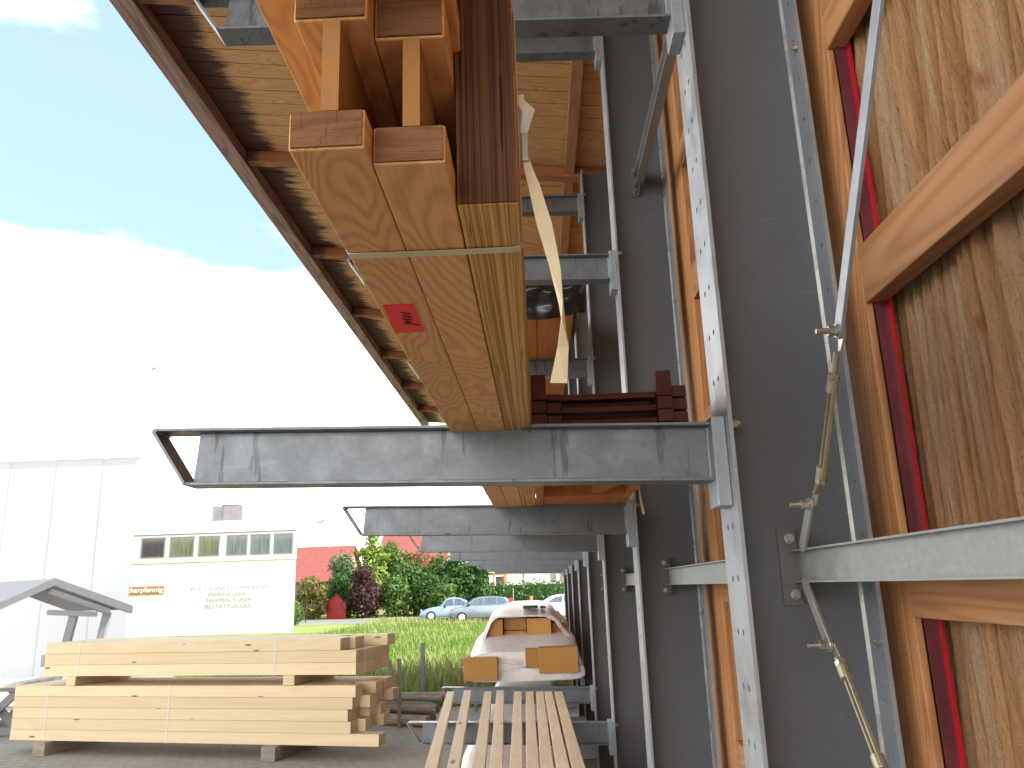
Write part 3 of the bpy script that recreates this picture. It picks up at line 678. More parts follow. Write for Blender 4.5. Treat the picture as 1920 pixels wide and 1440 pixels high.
# ---------------------------------------------------------------- battens on the lower arms
Z0 = LV[0] + .006
far = [(-.857, 7.722), (-.703, 7.764), (-.507, 7.642), (-.398, 7.693), (-.234, 7.58), (-.128, 7.556), (-.037, 7.535), (.039, 7.518), (.129, 7.497)]
near = [(-.612, 4.534), (-.492, 4.519), (-.358, 4.503), (-.265, 4.492), (-.159, 4.479), (-.073, 4.468), (.002, 4.459), (.084, 4.449), (.164, 4.44)]
nm9 = ['leftmost', 'second', 'third', 'fourth', 'fifth', 'sixth', 'seventh', 'eighth', 'rightmost']
for i, ((fx, fy), (nx, ny)) in enumerate(zip(far, near)):
    d = Vector((nx - fx, ny - fy)); a = math.atan2(d.x, -d.y); Ln = 4.9
    q = MB(); q.box(-.034, .034, -Ln, 0, 0, .046)
    o = q.build('batten', 'batten', bevel=.003); o.location = (fx, fy, Z0); o.rotation_euler.z = math.atan2(-d.x, -(d.y)) * -1 if False else math.atan2(nx - fx, fy - ny) 
    tag(o, '%s of the nine long pale battens lying on the lower arms%s' % (nm9[i], ', slanting to the left' if i < 4 else ''), 'batten', 'pale battens on the lower arms')

# ---------------------------------------------------------------- film-wrapped glulam bundles
def glulam(x0, x1, y0, y1, z0, z1, label, m_='orange_end'):
    q = MB(); q.box(x0, x1, y0, y1, z0, z1)
    return tag(q.build('glulam_beam', m_, org=((x0 + x1) / 2, y0, z0), bevel=.004), label, 'glulam beam', 'glulam beams in the white-wrapped bundle')
ZW = 1.05
glulam(-.80, -.46, 8.42, 13.5, 1.10, 1.325, 'orange glulam beam end at the lower left corner of the white-wrapped bundle')
glulam(-.175, -.045, 8.50, 13.5, 1.20, 1.385, 'small orange glulam end in the middle of the white-wrapped bundle')
glulam(-.04, .36, 8.46, 13.5, 1.15, 1.395, 'wide orange glulam end at the lower right of the white-wrapped bundle')
glulam(-.60, -.43, 9.2, 14, 1.44, 1.66, 'upper left orange glulam end in the white-wrapped bundle')
glulam(-.42, -.17, 9.26, 14, 1.44, 1.53, 'low orange glulam end in the upper middle of the white-wrapped bundle')
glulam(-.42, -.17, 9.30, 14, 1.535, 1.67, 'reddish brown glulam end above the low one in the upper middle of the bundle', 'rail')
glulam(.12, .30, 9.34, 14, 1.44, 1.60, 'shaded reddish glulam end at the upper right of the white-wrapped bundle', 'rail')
glulam(-.16, .11, 9.2, 14, 1.44, 1.66, 'upper right orange glulam end in the white-wrapped bundle')
def tier(x0, x1, y0, z0, z1, xt0, xt1, zt1, grow, close, seed, Ln=4.8):
    """film round a bundle: near section x0..x1 / z0..z1, widening or rising behind; close = closed near face, else an open rim"""
    def f(u, v):
        a = u * 2 * math.pi; c_, s_ = math.cos(a), math.sin(a); e_ = .36
        cx = math.copysign(abs(c_) ** e_, c_); sz = math.copysign(abs(s_) ** e_, s_); t_ = (sz + 1) / 2
        g_ = min(1, max(0, (v - .2) / grow)); g_ = g_ * g_ * (3 - 2 * g_)
        top = z1 + (zt1 - z1) * g_; hw = (x1 - x0) / 2 * (1 - t_) + (xt1 - xt0) / 2 * t_; mx_ = (x0 + x1) / 2 * (1 - t_) + (xt0 + xt1) / 2 * t_
        wr = vn2(u * 34 + seed, v * 10 + seed) - .5; wr2 = vn2(u * 11 + seed * 3, v * 25) - .5; fold = abs(vn2(u * 60 + seed, v * 5) - .5)
        k_ = 1 + .03 * wr; x = mx_ + cx * hw * k_; zc = (z0 + top) / 2; z = zc + sz * (top - z0) / 2 * k_
        if v < .2:
            q_ = 1 - v / .2
            if close: m = 1 - q_; x = mx_ + (x - mx_) * (m ** .55); z = zc + (z - zc) * (m ** .55); y = y0 - .012 * math.sin(q_ * 3.1) + .03 * wr2 * q_ + .012 * fold
            else: x = x * (1 - .1 * q_) + mx_ * .1 * q_; z = z * (1 - .1 * q_) + zc * .1 * q_; y = y0 - .03 * q_ + .02 * wr2
        else: y = y0 + ((v - .2) / .8) ** 1.4 * Ln + .01 * wr
        return (x, y, z + .008 * wr2)
    return f
bw = film('wrapping_film', 'wrap', tier(-.81, .455, 8.52, 1.075, 1.36, -.74, .36, 1.52, .28, True, 3), 120, 60, None, org=(-.2, 8.5, 1.05), thick=.005)
tag(bw, 'white wrapping film round the lower tier of glulam beams on the lower arms', 'wrapping film', 'white wrapping film')
bw = film('wrapping_film', 'wrap', tier(-.70, .37, 9.16, 1.40, 1.70, -.56, .14, 1.775, .2, False, 8), 110, 44, None, org=(-.2, 9.3, 1.4), thick=.006)
tag(bw, 'white wrapping film round the upper tier of glulam beams with dark tape', 'wrapping film', 'white wrapping film')
q = MB(); q.box(-.20, -.03, 9.20, 9.6, 1.765, 1.80); q.build('tape_mark', 'tarp', bw, bevel=.012)
q = MB(); q.box(-.01, .06, 9.25, 9.6, 1.765, 1.79); q.build('tape_mark', 'tarp', bw, bevel=.012)
# lower white bundle
def fu(u, v):
    a = u * 2 * math.pi; c_, s_ = math.cos(a), math.sin(a); cx = math.copysign(abs(c_) ** .35, c_); sz = math.copysign(abs(s_) ** .35, s_); wr = vn2(u * 40, v * 8) - .5
    return (-.25 + cx * (.42 + .01 * wr), 5.0 + v * 6.5, .56 + sz * (.22 + .006 * wr))
tag(film('wrapping_film', 'wrap', fu, 64, 24, None, org=(-.25, 5, .4), thick=.006), 'white film-wrapped bundle on the rack base, seen through the battens', 'wrapped bundle', 'white wrapping film')
q = MB(); q.box(-.62, .12, 5.04, 11.4, .37, .75); tag(q.build('timber_block', 'orange_end', org=(-.25, 5.04, .37)), 'timber bundle inside the lowest white wrapping below the battens', 'timber bundle')

# ---------------------------------------------------------------- yard stack of pale squared timber
SO = Vector((-2.15, 10.375, 0)); th = -R(13)                       # right front corner; local +x runs right along the stack
ux = Vector((math.cos(th), math.sin(th), 0))
def yard(name, x0, x1, y0, y1, z0, z1, label, cat, group, m_=('pale', 'pale_end'), sub=None):
    q = MB(); q.box(x0, x1, y0, y1, z0, z1)
    org = (x0, y0, z0); me_o = q.build(name, m_[0], org=org, bevel=.004)
    me = me_o.data
    if len(m_) > 1:
        me.materials.append(M[m_[1]])
        for p in me.polygons:
            if abs(p.normal.x) > .9: p.material_index = 1
    ux_ = Matrix.Rotation(th, 4, 'Z'); me_o.location = SO + (ux_ @ Vector(org)); me_o.rotation_euler.z = th
    return tag(me_o, label, cat, group)
rows = ['lowest', 'second', 'third', 'fourth', 'top']
ends_lo = [[.12, -.62, -.55, -.7, -.62], [-.26, -.16, -.28, -.1, -.2], [-.30, -.34, -.20, -.14, -.3], [-.24, -.1, -.34, -.2, -.06], [-.20, -.42, -.12, -.3, -.16]]
ords = ['front', 'second', 'third', 'fourth', 'rear']
for r_ in range(5):
    for c_ in range(5):
        if r_ in (1, 2, 3) and c_ in (3,) and False: continue
        z = .175 + r_ * .141; le = -5.42 + random.random() * .03 * (c_ > 0)
        yard('squared_timber', le, ends_lo[r_][c_], c_ * .212, c_ * .212 + .208, z, z + .139,
             'pale squared timber, %s row of the lower yard stack, %s from the front' % (rows[r_], ords[c_]), 'squared timber', 'pale squared timbers of the yard stack')
ends_up = [[-.20, -.19, -.20, -.2], [-.20, -.19, -.19, -.2], [-.42, -.34, -.7, -.12]]
for r_ in range(3):
    for c_ in range(4):
        z = 1.005 + r_ * .147
        yard('squared_timber', -4.97, ends_up[r_][c_], c_ * .262, c_ * .262 + .258, z, z + .145,
             'pale squared timber, %s row of the upper yard stack, %s from the front' % (('bottom', 'middle', 'top')[r_], ords[c_]), 'squared timber', 'pale squared timbers of the yard stack')
for i, x in enumerate((-4.55, -1.2)):
    yard('spacer', x, x + .16, -.03, 1.08, .883, 1.003, ('left', 'right')[i] + ' spacer block between the two tiers of the yard stack', 'spacer', 'spacers of the yard stack')
for i, x in enumerate((-4.9, -1.42)):
    yard('bearer', x, x + .20, -.12, 1.15, .005, .173, ('left', 'right')[i] + ' weathered bearer under the yard stack', 'bearer', 'bearers under the yard stack', ('old',))
for i, (x, z0, z1) in enumerate(((-4.40, 1.0, 1.45), (-1.35, 1.0, 1.45), (-4.85, .17, .885), (-2.9, .17, .885))):
    yard('packing_band', x, x + .014, -.004, -.001, z0, z1, 'thin white band round the %s' % ('upper tier near its left end', 'upper tier near its right end', 'lower tier near its left end', 'middle of the lower tier')[i], 'packing band', 'white bands round the yard stack', ('frame',))

# ---------------------------------------------------------------- old log pile with stakes
t = None
lg = [((-2.95, 13.3, .09), (-1.75, 12.75, .09), .09), ((-2.95, 13.5, .09), (-1.7, 13.0, .09), .085), ((-2.9, 13.4, .25), (-1.62, 12.85, .25), .085), ((-3.0, 13.55, .25), (-1.72, 13.1, .25), .07), ((-3.0, 13.45, .40), (-1.5, 13.05, .42), .05), ((-3.0, 13.3, .39), (-1.55, 12.85, .40), .045)]
for i, (a, b_, r_) in enumerate(lg):
    q = MB(); q.cyl(a, b_, r_, r_ * .9, n=9); tag(q.build('old_log', 'old', org=a, bevel=.01), 'weathered grey beam in the old pile behind the yard stack, %s' % ('bottom front', 'bottom rear', 'middle front', 'middle rear', 'top rear', 'top front')[i], 'old timber', 'weathered timbers of the old pile')
for i, (x, y, z1, w_, tilt, m_) in enumerate(((-2.20, 12.75, 1.0, .06, .0, 'old'), (-1.99, 13.75, 1.16, .065, .01, 'greyw'), (-2.62, 13.9, .90, .05, .06, 'greyw'), (-1.15, 14.2, .86, .05, -.02, 'greyw'))):
    q = MB(); q.bar((x, y, 0), (x + tilt, y, z1), w_, w_ * .7, up=(0, 1, 0)); tag(q.build('stake', m_, org=(x, y, 0), bevel=.004), ('dark upright stake in front of the old pile', 'tall pale grey stake behind the old pile', 'short leaning pale stake behind the yard stack', 'pale stake in the grass left of the wrapped bundle')[i], 'stake', 'wooden stakes')

# ---------------------------------------------------------------- small open shelter and picnic table
t = thing('garden_shelter', 'small open grey shelter with a gabled roof beside the white hall', 'shelter', (-9.7, 16, 0))
dv = Vector((-1.9, 1.1))                                            # the shelter runs back to the left
AP, RE, LE = (-9.74, 2.43), (-8.11, 1.845), (-12.0, 1.50)
def slab2(mb, p0, p1, lo, hi, off=0., ln=1.):
    vs = []
    for k_ in (off, ln):
        for (x, z) in (p0, p1):
            for d in (lo, hi): vs.append((x + dv.x * k_, 16 + dv.y * k_, z + d))
    mb.add(vs, [(0, 1, 3, 2), (4, 6, 7, 5), (0, 4, 5, 1), (2, 3, 7, 6), (0, 2, 6, 4), (1, 5, 7, 3)])
for p in (RE, LE):
    q = MB(); slab2(q, AP, p, -.03, .03, .02, 1.); q.build('roof_panel', 'roofgrey', t)
    q = MB(); slab2(q, AP, p, -.10, .045, -.03, .018); q.build('edge_trim', 'greymetal', t)
q = MB(); slab2(q, (-9.70, 2.28), (-8.45, 1.84), -.10, .0, .05, .12); q.build('truss', 'greyw', t)
q = MB(); slab2(q, (-9.55, 1.86), (-8.60, 1.80), -.10, .0, .13, .20); q.build('tie_beam', 'greyw', t)
for x in (-9.42, -8.74):
    q = MB(); q.bar((x - .24, 16.22, .02), (x + .03, 16.26, 1.78), .15, .10, up=(0, 1, 0)); q.build('leg', 'greyw', t, bevel=.005)
q = MB(); q.box(-9.75, -8.6, 15.9, 16.05, .80, 1.02); q.build('side_board', 'greyw', t, bevel=.005)
t = thing('picnic_table', 'grey wooden picnic table with crossed legs and stone slabs on top', 'picnic table', (-8.9, 13.2, 0))
q = MB(); q.box(-10.6, -8.30, 13.0, 13.9, .66, .71); q.build('table_top', 'greyw', t, bevel=.004)
for y in (13.1, 13.75):
    for a, b_ in (((-8.95, y, .10), (-8.34, y, .66)), ((-8.34, y + .05, .10), (-8.95, y + .05, .66))):
        q = MB(); q.bar(a, b_, .12, .05, up=(0, 1, 0)); q.build('crossed_leg', 'greyw', t, bevel=.004)
    q = MB(); q.box(-10.6, -8.3, y - .06, y + .10, .01, .13); q.build('foot_rail', 'greyw', t, bevel=.006)
q = MB(); q.box(-10.6, -8.4, 12.5, 12.8, .40, .44); q.build('bench', 'greyw', t, bevel=.004)
for x in (-10.3, -9.2):
    q = MB(); q.box(x, x + .1, 12.55, 12.75, .005, .40); q.build('bench_leg', 'greyw', t)
for i, (x0, x1, y0) in enumerate(((-9.05, -8.62, 12.96), (-8.61, -8.15, 12.94), (-9.6, -9.07, 12.98))):
    q = MB(); q.box(x0, x1, y0, y0 + .8, .712, .79 + .012 * i); tag(q.build('stone_slab', 'stone', org=(x0, y0, .712), bevel=.02), 'reddish grey stone slab on the picnic table, %s' % ('middle one', 'right one', 'left one')[i], 'stone slab', 'stone slabs on the picnic table')

# ---------------------------------------------------------------- white hall at the left
t = thing('white_hall', 'large white clad industrial hall with vertical panel seams at the left', 'hall', (-20, 22.5, 0))
HF = [(-42, 22.5), (-11.50, 22.5), (-17.2, 32.5), (-42, 32.5)]
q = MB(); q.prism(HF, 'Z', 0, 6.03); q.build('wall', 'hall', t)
q = MB(); q.prism([(-42, 22.46), (-11.45, 22.46), (-17.2, 32.55), (-42, 32.55)], 'Z', 6.031, 6.08); q.build('roof', 'white_wall', t)
q = MB()
for x in (-12.58, -13.97, -15.33, -16.7, -18.1): q.box(x - .006, x + .006, 22.496, 22.499, 0, 6.0)
q.build('panel_seams', 'seam', t)

# ---------------------------------------------------------------- white office building with sign
t = thing('office_building', 'white office building with a row of six windows, lettering and a brown sign', 'building', (-19, 45, 0))
XB0, XB1 = -27., -13.62
q = MB(); q.prism([(XB0, 45), (XB1, 45), (-18., 57), (XB0 - 4, 57)], 'Z', 0, 6.1); q.build('wall', 'white_wall', t)
q = MB(); q.prism([(XB0 - .1, 44.93), (XB1 + .06, 44.93), (-18., 57.1), (XB0 - 4.1, 57.1)], 'Z', 6.101, 6.2); q.build('roof', 'white_wall', t)
q = MB(); q.box(-23.1, XB1 + .02, 44.86, 44.998, 4.02, 5.50); fb_ = q.build('window_band', 'frame', t)
q = MB(); q.box(-23.15, XB1 + .04, 44.80, 44.995, 5.502, 5.56); q.build('lintel', 'greymetal', t)
q = MB(); q.box(-23.15, XB1 + .04, 44.82, 44.995, 3.955, 4.018); q.build('sill', 'frame', t)
wx = [(-22.38, -21.13), (-20.72, -19.48), (-19.08, -18.02), (-17.48, -16.45), (-16.12, -15.15), (-14.80, -13.85)]
gm = ['glass_dark', 'glass_green', 'glass_green', 'glass_blue', 'glass_blue', 'glass_blue']
for (a, b_), g2 in zip(wx, gm):
    w_ = MB(); fr = .07
    for bx in ((a - fr, a, 44.82, 44.859, 4.32 - fr, 5.38), (b_, b_ + fr, 44.82, 44.859, 4.32 - fr, 5.38), (a, b_, 44.82, 44.859, 5.31, 5.38), (a, b_, 44.82, 44.859, 4.32 - fr, 4.32)): w_.box(*bx)
    wo = w_.build('window', 'greymetal', t); p_ = MB(); p_.box(a, b_, 44.845, 44.858, 4.32, 5.31); p_.build('pane', g2, wo)
q = MB(); q.box(XB0, XB1 - .1, 44.992, 44.999, 2.985, 3.005); q.box(-20.10, -20.085, 44.99, 44.999, .95, 2.7); q.build('joint_line', 'letter', t)
q = MB(); q.box(-24.6, -21.0, 44.93, 44.998, 2.26, 2.72); sg = q.build('sign', 'sign', t)
def text(s, x, z, size, m_, parent, y, al='CENTER', wd=1., ext=.01, bold=0.):
    cu = bpy.data.curves.new('lettering', 'FONT'); cu.body = s; cu.size = size; cu.align_x = al; cu.extrude = ext; cu.offset = bold; cu.space_character = 1.05
    o = bpy.data.objects.new('lettering_tmp', cu); COL.objects.link(o)
    dg = bpy.context.evaluated_depsgraph_get(); me = bpy.data.meshes.new_from_object(o.evaluated_get(dg)); bpy.data.objects.remove(o)
    me.materials.clear(); me.materials.append(M[m_]); n = bpy.data.objects.new('lettering', me); COL.objects.link(n)
    n.parent = parent; org = parent['_o']; n.rotation_euler = (R(90), 0, 0); n.location = (x - org[0], y - org[1], z - org[2]); n.scale.x = wd
    return n
sg['_o'] = [-19, 45, 0]
text('Scharpfennig', -21.06, 2.39, .37, 'signletter', sg, 44.92, 'RIGHT', 1.12, .006, .006)
for s_, z in (('HOLZ-KUNSTSTOFFENSTER', 2.40), ('INNENAUSBAU', 2.06), ('TREPPEN-TÜREN', 1.73), ('BESTATTUNGEN', 1.40)):
    text(s_, -17.3, z, .34, 'letter', t, 44.985, 'CENTER', 1.0, .006, .0)
q = MB(); q.box(-20.62, -19.85, 50.0, 51.4, 6.221, 7.62); q.box(-19.849, -18.66, 49.9, 51.3, 6.221, 7.62); ch = q.build('roof_vent', 'chimney', t)
q = MB(); q.box(-20.1, -19.0, 50.1, 51.2, 7.66, 7.72); q.build('vent_cap', 'chimney', ch)

# ---------------------------------------------------------------- street lamps
def lamp(x, y, z, dx, label, hp):
    t = thing('street_lamp', label, 'street lamp', (x + dx, y, 0), 'street lamps')
    q = MB(); q.cyl((x + dx, y, 0), (x + dx, y, z + .6), .07, .045, n=10); q.build('pole', 'frame', t)
    q = MB(); q.tube([(x + dx, y, z + .6), (x + dx * .5, y, z + .42), (x + .25, y, z + .12)], .028, 6); q.build('arm', 'greymetal', t)
    q = MB(); q.add([(x - .05, y - .1, z - .08), (x + .3, y - .1, z + .1), (x + .3, y + .1, z + .1), (x - .05, y + .1, z - .08), (x - .02, y - .06, z + .06), (x + .28, y - .06, z + .2), (x + .28, y + .06, z + .2), (x - .02, y + .06, z + .06)], [(0, 1, 2, 3), (4, 5, 6, 7), (0, 1, 5, 4), (1, 2, 6, 5), (2, 3, 7, 6), (3, 0, 4, 7)])
    if hp: q.box(x - .25, x + .12, y - .12, y + .12, z - .10, z + .05)
    q.build('lamp_head', 'lampgrey', t, bevel=.02)
lamp(-25.3, 50, 16.85, -1.9, 'tall slender street lamp against the white clouds, above the hall', False)
lamp(-14.2, 52, 6.55, -2.3, 'street lamp head just right of the office building roof', True)

# ---------------------------------------------------------------- houses behind
def house(label, x0, x1, y0, y1, ze, zr_, roofm, wallm, ov=.4, windows=()):
    t = thing('house', label, 'house', ((x0 + x1) / 2, y0, 0), 'houses behind the trees')
    ym = (y0 + y1) / 2
    q = MB(); q.box(x0, x1, y0, y1, 0, ze); q.build('wall', wallm, t)
    q = MB(); q.add([(x, y, z) for x in (x0, x1) for y, z in ((y0, ze), (y1, ze), (ym, zr_ - .1))], [(0, 1, 2), (3, 4, 5)]); q.build('gable', wallm, t)
    q = MB(); o = ov
    q.add([(x0 - o, y0 - o, ze - .1), (x1 + o, y0 - o, ze - .1), (x1 + o, ym, zr_), (x0 - o, ym, zr_), (x0 - o, y1 + o, ze - .1), (x1 + o, y1 + o, ze - .1),
           (x0 - o, y0 - o, ze - .2), (x1 + o, y0 - o, ze - .2), (x1 + o, ym, zr_ - .1), (x0 - o, ym, zr_ - .1), (x0 - o, y1 + o, ze - .2), (x1 + o, y1 + o, ze - .2)],
          [(0, 1, 2, 3), (3, 2, 5, 4), (6, 9, 8, 7), (9, 10, 11, 8), (0, 6, 7, 1), (4, 5, 11, 10), (1, 7, 8, 2), (2, 8, 11, 5), (0, 3, 9, 6), (3, 4, 10, 9)])
    q.build('roof', roofm, t)
    for (a, b_, c_, d_) in windows:
        w_ = MB(); w_.box(a - .06, b_ + .06, y0 - .06, y0 - .002, c_ - .06, d_ + .06); wo = w_.build('window', 'frame', t); p_ = MB(); p_.box(a, b_, y0 - .075, y0 - .061, c_, d_); p_.build('pane', 'glass_green', wo)
    return t
house('long house with a red tiled roof right behind the office building', -34, -20.2, 82, 92, 3.35, 7.0, 'redroof', 'brickwall')
house('house with a red gabled roof half hidden by the lime green tree', -18.8, -11.2, 95, 104, 5.4, 9.0, 'redroof', 'brickwall')
t = house('white rendered house beyond the hedge with a small window', -4.1, 14, 100, 112, 3.95, 4.6, 'frame', 'white_wall', .3, ((1.35, 2.05, 2.5, 3.5), (2.5, 3.2, 2.5, 3.5)))
q = MB(); q.tube([(-1.75, 99.85, 3.9), (-1.95, 99.85, 3.6), (-1.95, 99.85, 0)], .07, 6); q.build('downpipe', 'greymetal', t)
t = thing('porch', 'orange painted porch at the left end of the white house', 'porch', (-5.1, 99, 0))
q = MB(); q.box(-6.4, -4.0, 98, 99.9, 3.5, 3.75); q.build('beam', 'orangepaint', t)
for x in (-6.3, -5.5, -4.15):
    q = MB(); q.box(x - .12, x + .12, 98.1, 98.3, 0, 3.5); q.build('post', 'orangepaint', t)
q = MB(); q.box(-6.6, -3.9, 97.8, 99.95, 3.76, 3.95); q.build('roof', 'frame', t)
q = MB(); q.box(-5.35, -4.3, 98.9, 98.95, 0, 3.4); q.build('door', 'glass_blue', t)
t = thing('red_shed', 'small red shed wall glimpsed between the bushes', 'shed', (-16.8, 67, 0))
q = MB(); q.prism([(-17.5, 0), (-15.9, 0), (-15.9, 1.2), (-16.7, 1.9), (-17.5, 1.2)], 'Y', 66.6, 68.4); q.build('wall', 'red', t)
q = MB(); q.add([(-17.7, 66.4, 1.1), (-16.7, 66.4, 1.98), (-15.7, 66.4, 1.1), (-17.7, 68.6, 1.1), (-16.7, 68.6, 1.98), (-15.7, 68.6, 1.1), (-16.7, 66.4, 1.91), (-16.7, 68.6, 1.91)], [(0, 1, 4, 3), (1, 2, 5, 4), (0, 6, 7, 3), (6, 2, 5, 7), (0, 1, 6), (1, 2, 6), (3, 4, 7), (4, 5, 7)]); q.build('roof', 'redroof', t)

# ---------------------------------------------------------------- trees and bushes
def crown(blobs, n, size, seed, m_, parent, thin=1., name='crown', droop=0.):
    r_ = np.random.RandomState(seed); vs = []; fs = []
    wts = np.array([b_[3] * b_[4] * b_[5] for b_ in blobs]) ** .75; wts /= wts.sum()
    cnt = (wts * n).astype(int)
    V = []
    for b_, k_ in zip(blobs, cnt):
        d = r_.normal(size=(k_, 3)); d /= np.linalg.norm(d, axis=1)[:, None]
        rad = (1 - .45 * r_.rand(k_) ** 1.6) * (1 + .10 * r_.normal(size=k_))
        c_ = np.array(b_[:3]) + d * rad[:, None] * np.array(b_[3:6]); c_[:, 2] = np.maximum(c_[:, 2], .08)
        nrm = d + r_.normal(size=(k_, 3)) * .7; nrm /= np.linalg.norm(nrm, axis=1)[:, None]
        t1 = np.cross(nrm, r_.normal(size=(k_, 3))); t1 /= np.linalg.norm(t1, axis=1)[:, None]; t2 = np.cross(nrm, t1)
        s1 = size * (.6 + .8 * r_.rand(k_))[:, None]; s2 = s1 * .55 * thin
        V.append(np.stack([c_ - t1 * s1, c_ - t2 * s2, c_ + t1 * s1, c_ + t2 * s2], 1).reshape(-1, 3))
    V = np.concatenate(V) - np.array(parent['_o']); k_ = len(V) // 4
    me = bpy.data.meshes.new(name); me.vertices.add(len(V)); me.vertices.foreach_set('co', V.reshape(-1))
    me.loops.add(4 * k_); me.loops.foreach_set('vertex_index', np.arange(4 * k_)); me.polygons.add(k_)
    me.polygons.foreach_set('loop_start', np.arange(k_) * 4); me.polygons.foreach_set('loop_total', np.full(k_, 4)); me.update(); me.validate()
    me.materials.append(m_); o = bpy.data.objects.new(name, me); COL.objects.link(o); o.parent = parent
    return o
LF = {'olive': leafy('leaves_olive', (.10, .12, .03), (.26, .21, .08)), 'grey': leafy('leaves_grey_green', (.07, .13, .05), (.17, .24, .11)),
      'lime': leafy('leaves_lime', (.11, .19, .03), (.26, .34, .07)), 'green': leafy('leaves_green', (.04, .10, .022), (.12, .20, .045)),
      'purple': leafy('leaves_purple', (.035, .016, .018), (.10, .05, .05)), 'orange': leafy('leaves_autumn', (.11, .085, .025), (.27, .16, .05)),
      'dark': leafy('leaves_dark_green', (.02, .06, .015), (.07, .15, .035)), 'hedge': leafy('leaves_hedge', (.035, .095, .03), (.09, .18, .06))}
def tree(name, label, cat, x, y, hw, h, kind, n=2600, seed=1, size=.16, trunk=True, spire=False, nb=9, base=0.):
    t = thing(name, label, cat, (x, y, 0), 'trees and bushes along the road')
    r_ = random.Random(seed); bl = []
    if spire:
        for i in range(7):
            f = i / 6; bl.append((x + r_.uniform(-.15, .15), y, h * (.32 + .66 * f), hw * (1.02 - .93 * f), hw * (1 - .9 * f), h * .10))
        for i in range(10):
            a = r_.uniform(0, 6.28); f = r_.uniform(0, .6); bl.append((x + math.cos(a) * hw * (1 - f), y + math.sin(a) * hw * (1 - f), h * (.35 + .6 * f), hw * .42, hw * .3, h * .05))
    else:
        for i in range(nb):
            a = r_.uniform(0, 6.28); q_ = r_.uniform(.2, .72); zz = base + (h - base) * r_.uniform(.28, .82)
            bl.append((x + math.cos(a) * hw * q_, y + math.sin(a) * hw * q_, zz, hw * r_.uniform(.3, .5), hw * r_.uniform(.3, .5), min((h - base) * r_.uniform(.14, .24), max(h - zz, .1) * 1.05)))
        bl.append((x, y, base + (h - base) * .38, hw * .75, hw * .75, (h - base) * .40)); bl.append((x + r_.uniform(-.2, .2) * hw, y, base + (h - base) * .72, hw * .5, hw * .5, (h - base) * .28))
    crown(bl, n, size, seed, LF[kind], t)
    q = MB(); tw = .05 * h if trunk else .03 * h
    q.cyl((x, y, 0), (x + .05, y, h * .45), tw, tw * .6, n=8); q.cyl((x + .05, y, h * .45), (x, y, h * .85), tw * .6, tw * .2, n=7)
    for i in range(5):
        a = i * 1.26 + seed; q.cyl((x + .03, y, h * (.2 + .08 * i)), (x + math.cos(a) * hw * .6, y + math.sin(a) * hw * .6, h * (.4 + .08 * i)), tw * .4, tw * .12, n=6)
    q.build('trunk', 'bark', t)
    return t
tree('olive_bush', 'brownish olive bush just right of the office building', 'bush', -18.7, 66.5, 1.5, 3.4, 'olive', 2600, 2, .16)
tree('round_shrub', 'small round clipped green shrub at the corner of the office building', 'shrub', -16.55, 55, .62, 1.55, 'green', 1500, 3, .09)
tree('willow_tree', 'grey-green willowy tree before the red tiled roof', 'tree', -17.0, 69, 1.5, 5.5, 'grey', 3600, 4, .15)
tree('conifer', 'bright lime green conifer with a pointed top', 'tree', -14.6, 70.5, 1.9, 7.9, 'lime', 3600, 5, .17, spire=True)
tree('broadleaf_tree', 'rounded fresh green tree beside the lime conifer', 'tree', -12.9, 72, 1.9, 6.4, 'green', 3600, 6, .15)
tree('copper_bush', 'dark purple copper-leaved bush at the roadside', 'bush', -14.1, 66, 1.75, 4.1, 'purple', 4200, 7, .14)
tree('autumn_tree', 'orange-brown autumn tree behind the dark green tree', 'tree', -10.2, 72.5, 2.0, 5.9, 'orange', 3200, 8, .15)
tree('green_bush', 'mid green bush to the right of the purple bush', 'bush', -11.6, 66.5, 1.7, 3.2, 'green', 3000, 9, .14)
tree('dark_bush', 'dark green bush behind the light blue car', 'bush', -9.3, 67, 1.7, 3.5, 'dark', 3000, 10, .14)
tree('mixed_bush', 'dark green bush between the purple bush and the willowy tree', 'bush', -15.9, 67.6, 1.5, 3.6, 'dark', 3400, 31, .15)
tree('low_bush', 'low green bush at the roadside in front of the dark tree', 'bush', -7.9, 65.4, 1.5, 2.6, 'green', 2600, 32, .13)
tree('tall_bush', 'tall green bush behind the mid green bush', 'bush', -10.6, 69.5, 1.9, 4.6, 'green', 3800, 33, .16)
tree('corner_bush', 'green bush at the left end of the hedge', 'bush', -4.9, 68.2, 1.5, 3.7, 'dark', 3000, 34, .15)
tree('dark_tree', 'large dark green tree behind the cars', 'tree', -6.9, 68.5, 2.7, 5.0, 'dark', 5200, 11, .17)
t = thing('hedge', 'long trimmed dark green hedge behind the parked cars', 'hedge', (0, 70, 0))
bl = []; rr = random.Random(3)
for i in range(26): bl.append((-5.5 + i * .75, 70 + rr.uniform(-.2, .2), 1.2 + rr.uniform(-.1, .1), .75, .7, 1.28 + rr.uniform(-.06, .06)))
crown(bl, 12000, .12, 12, LF['hedge'], t)
q = MB(); q.box(-5.6, 13.6, 69.6, 70.4, 0, 2.2); q.build('core', LF['dark'], t)
for (x, y, z1, m_, lab) in ((-17.0, 59, 1.7, 'rubber', 'thin dark marker post beside the round shrub'), (-1.9, 58, 1.9, 'old', 'thin pale post behind the grey car'), (-.62, 56, 1.35, 'orangepaint', 'short yellowish post between the grey and white cars')):
    q = MB(); q.cyl((x, y, 0), (x, y, z1), .035 if m_ != 'orangepaint' else .1, n=8); q.cyl((x, y, z1), (x, y, z1 + .05), .05 if m_ != 'orangepaint' else .12, n=8); tag(q.build('marker_post', m_, org=(x, y, 0)), lab, 'post', 'roadside posts')

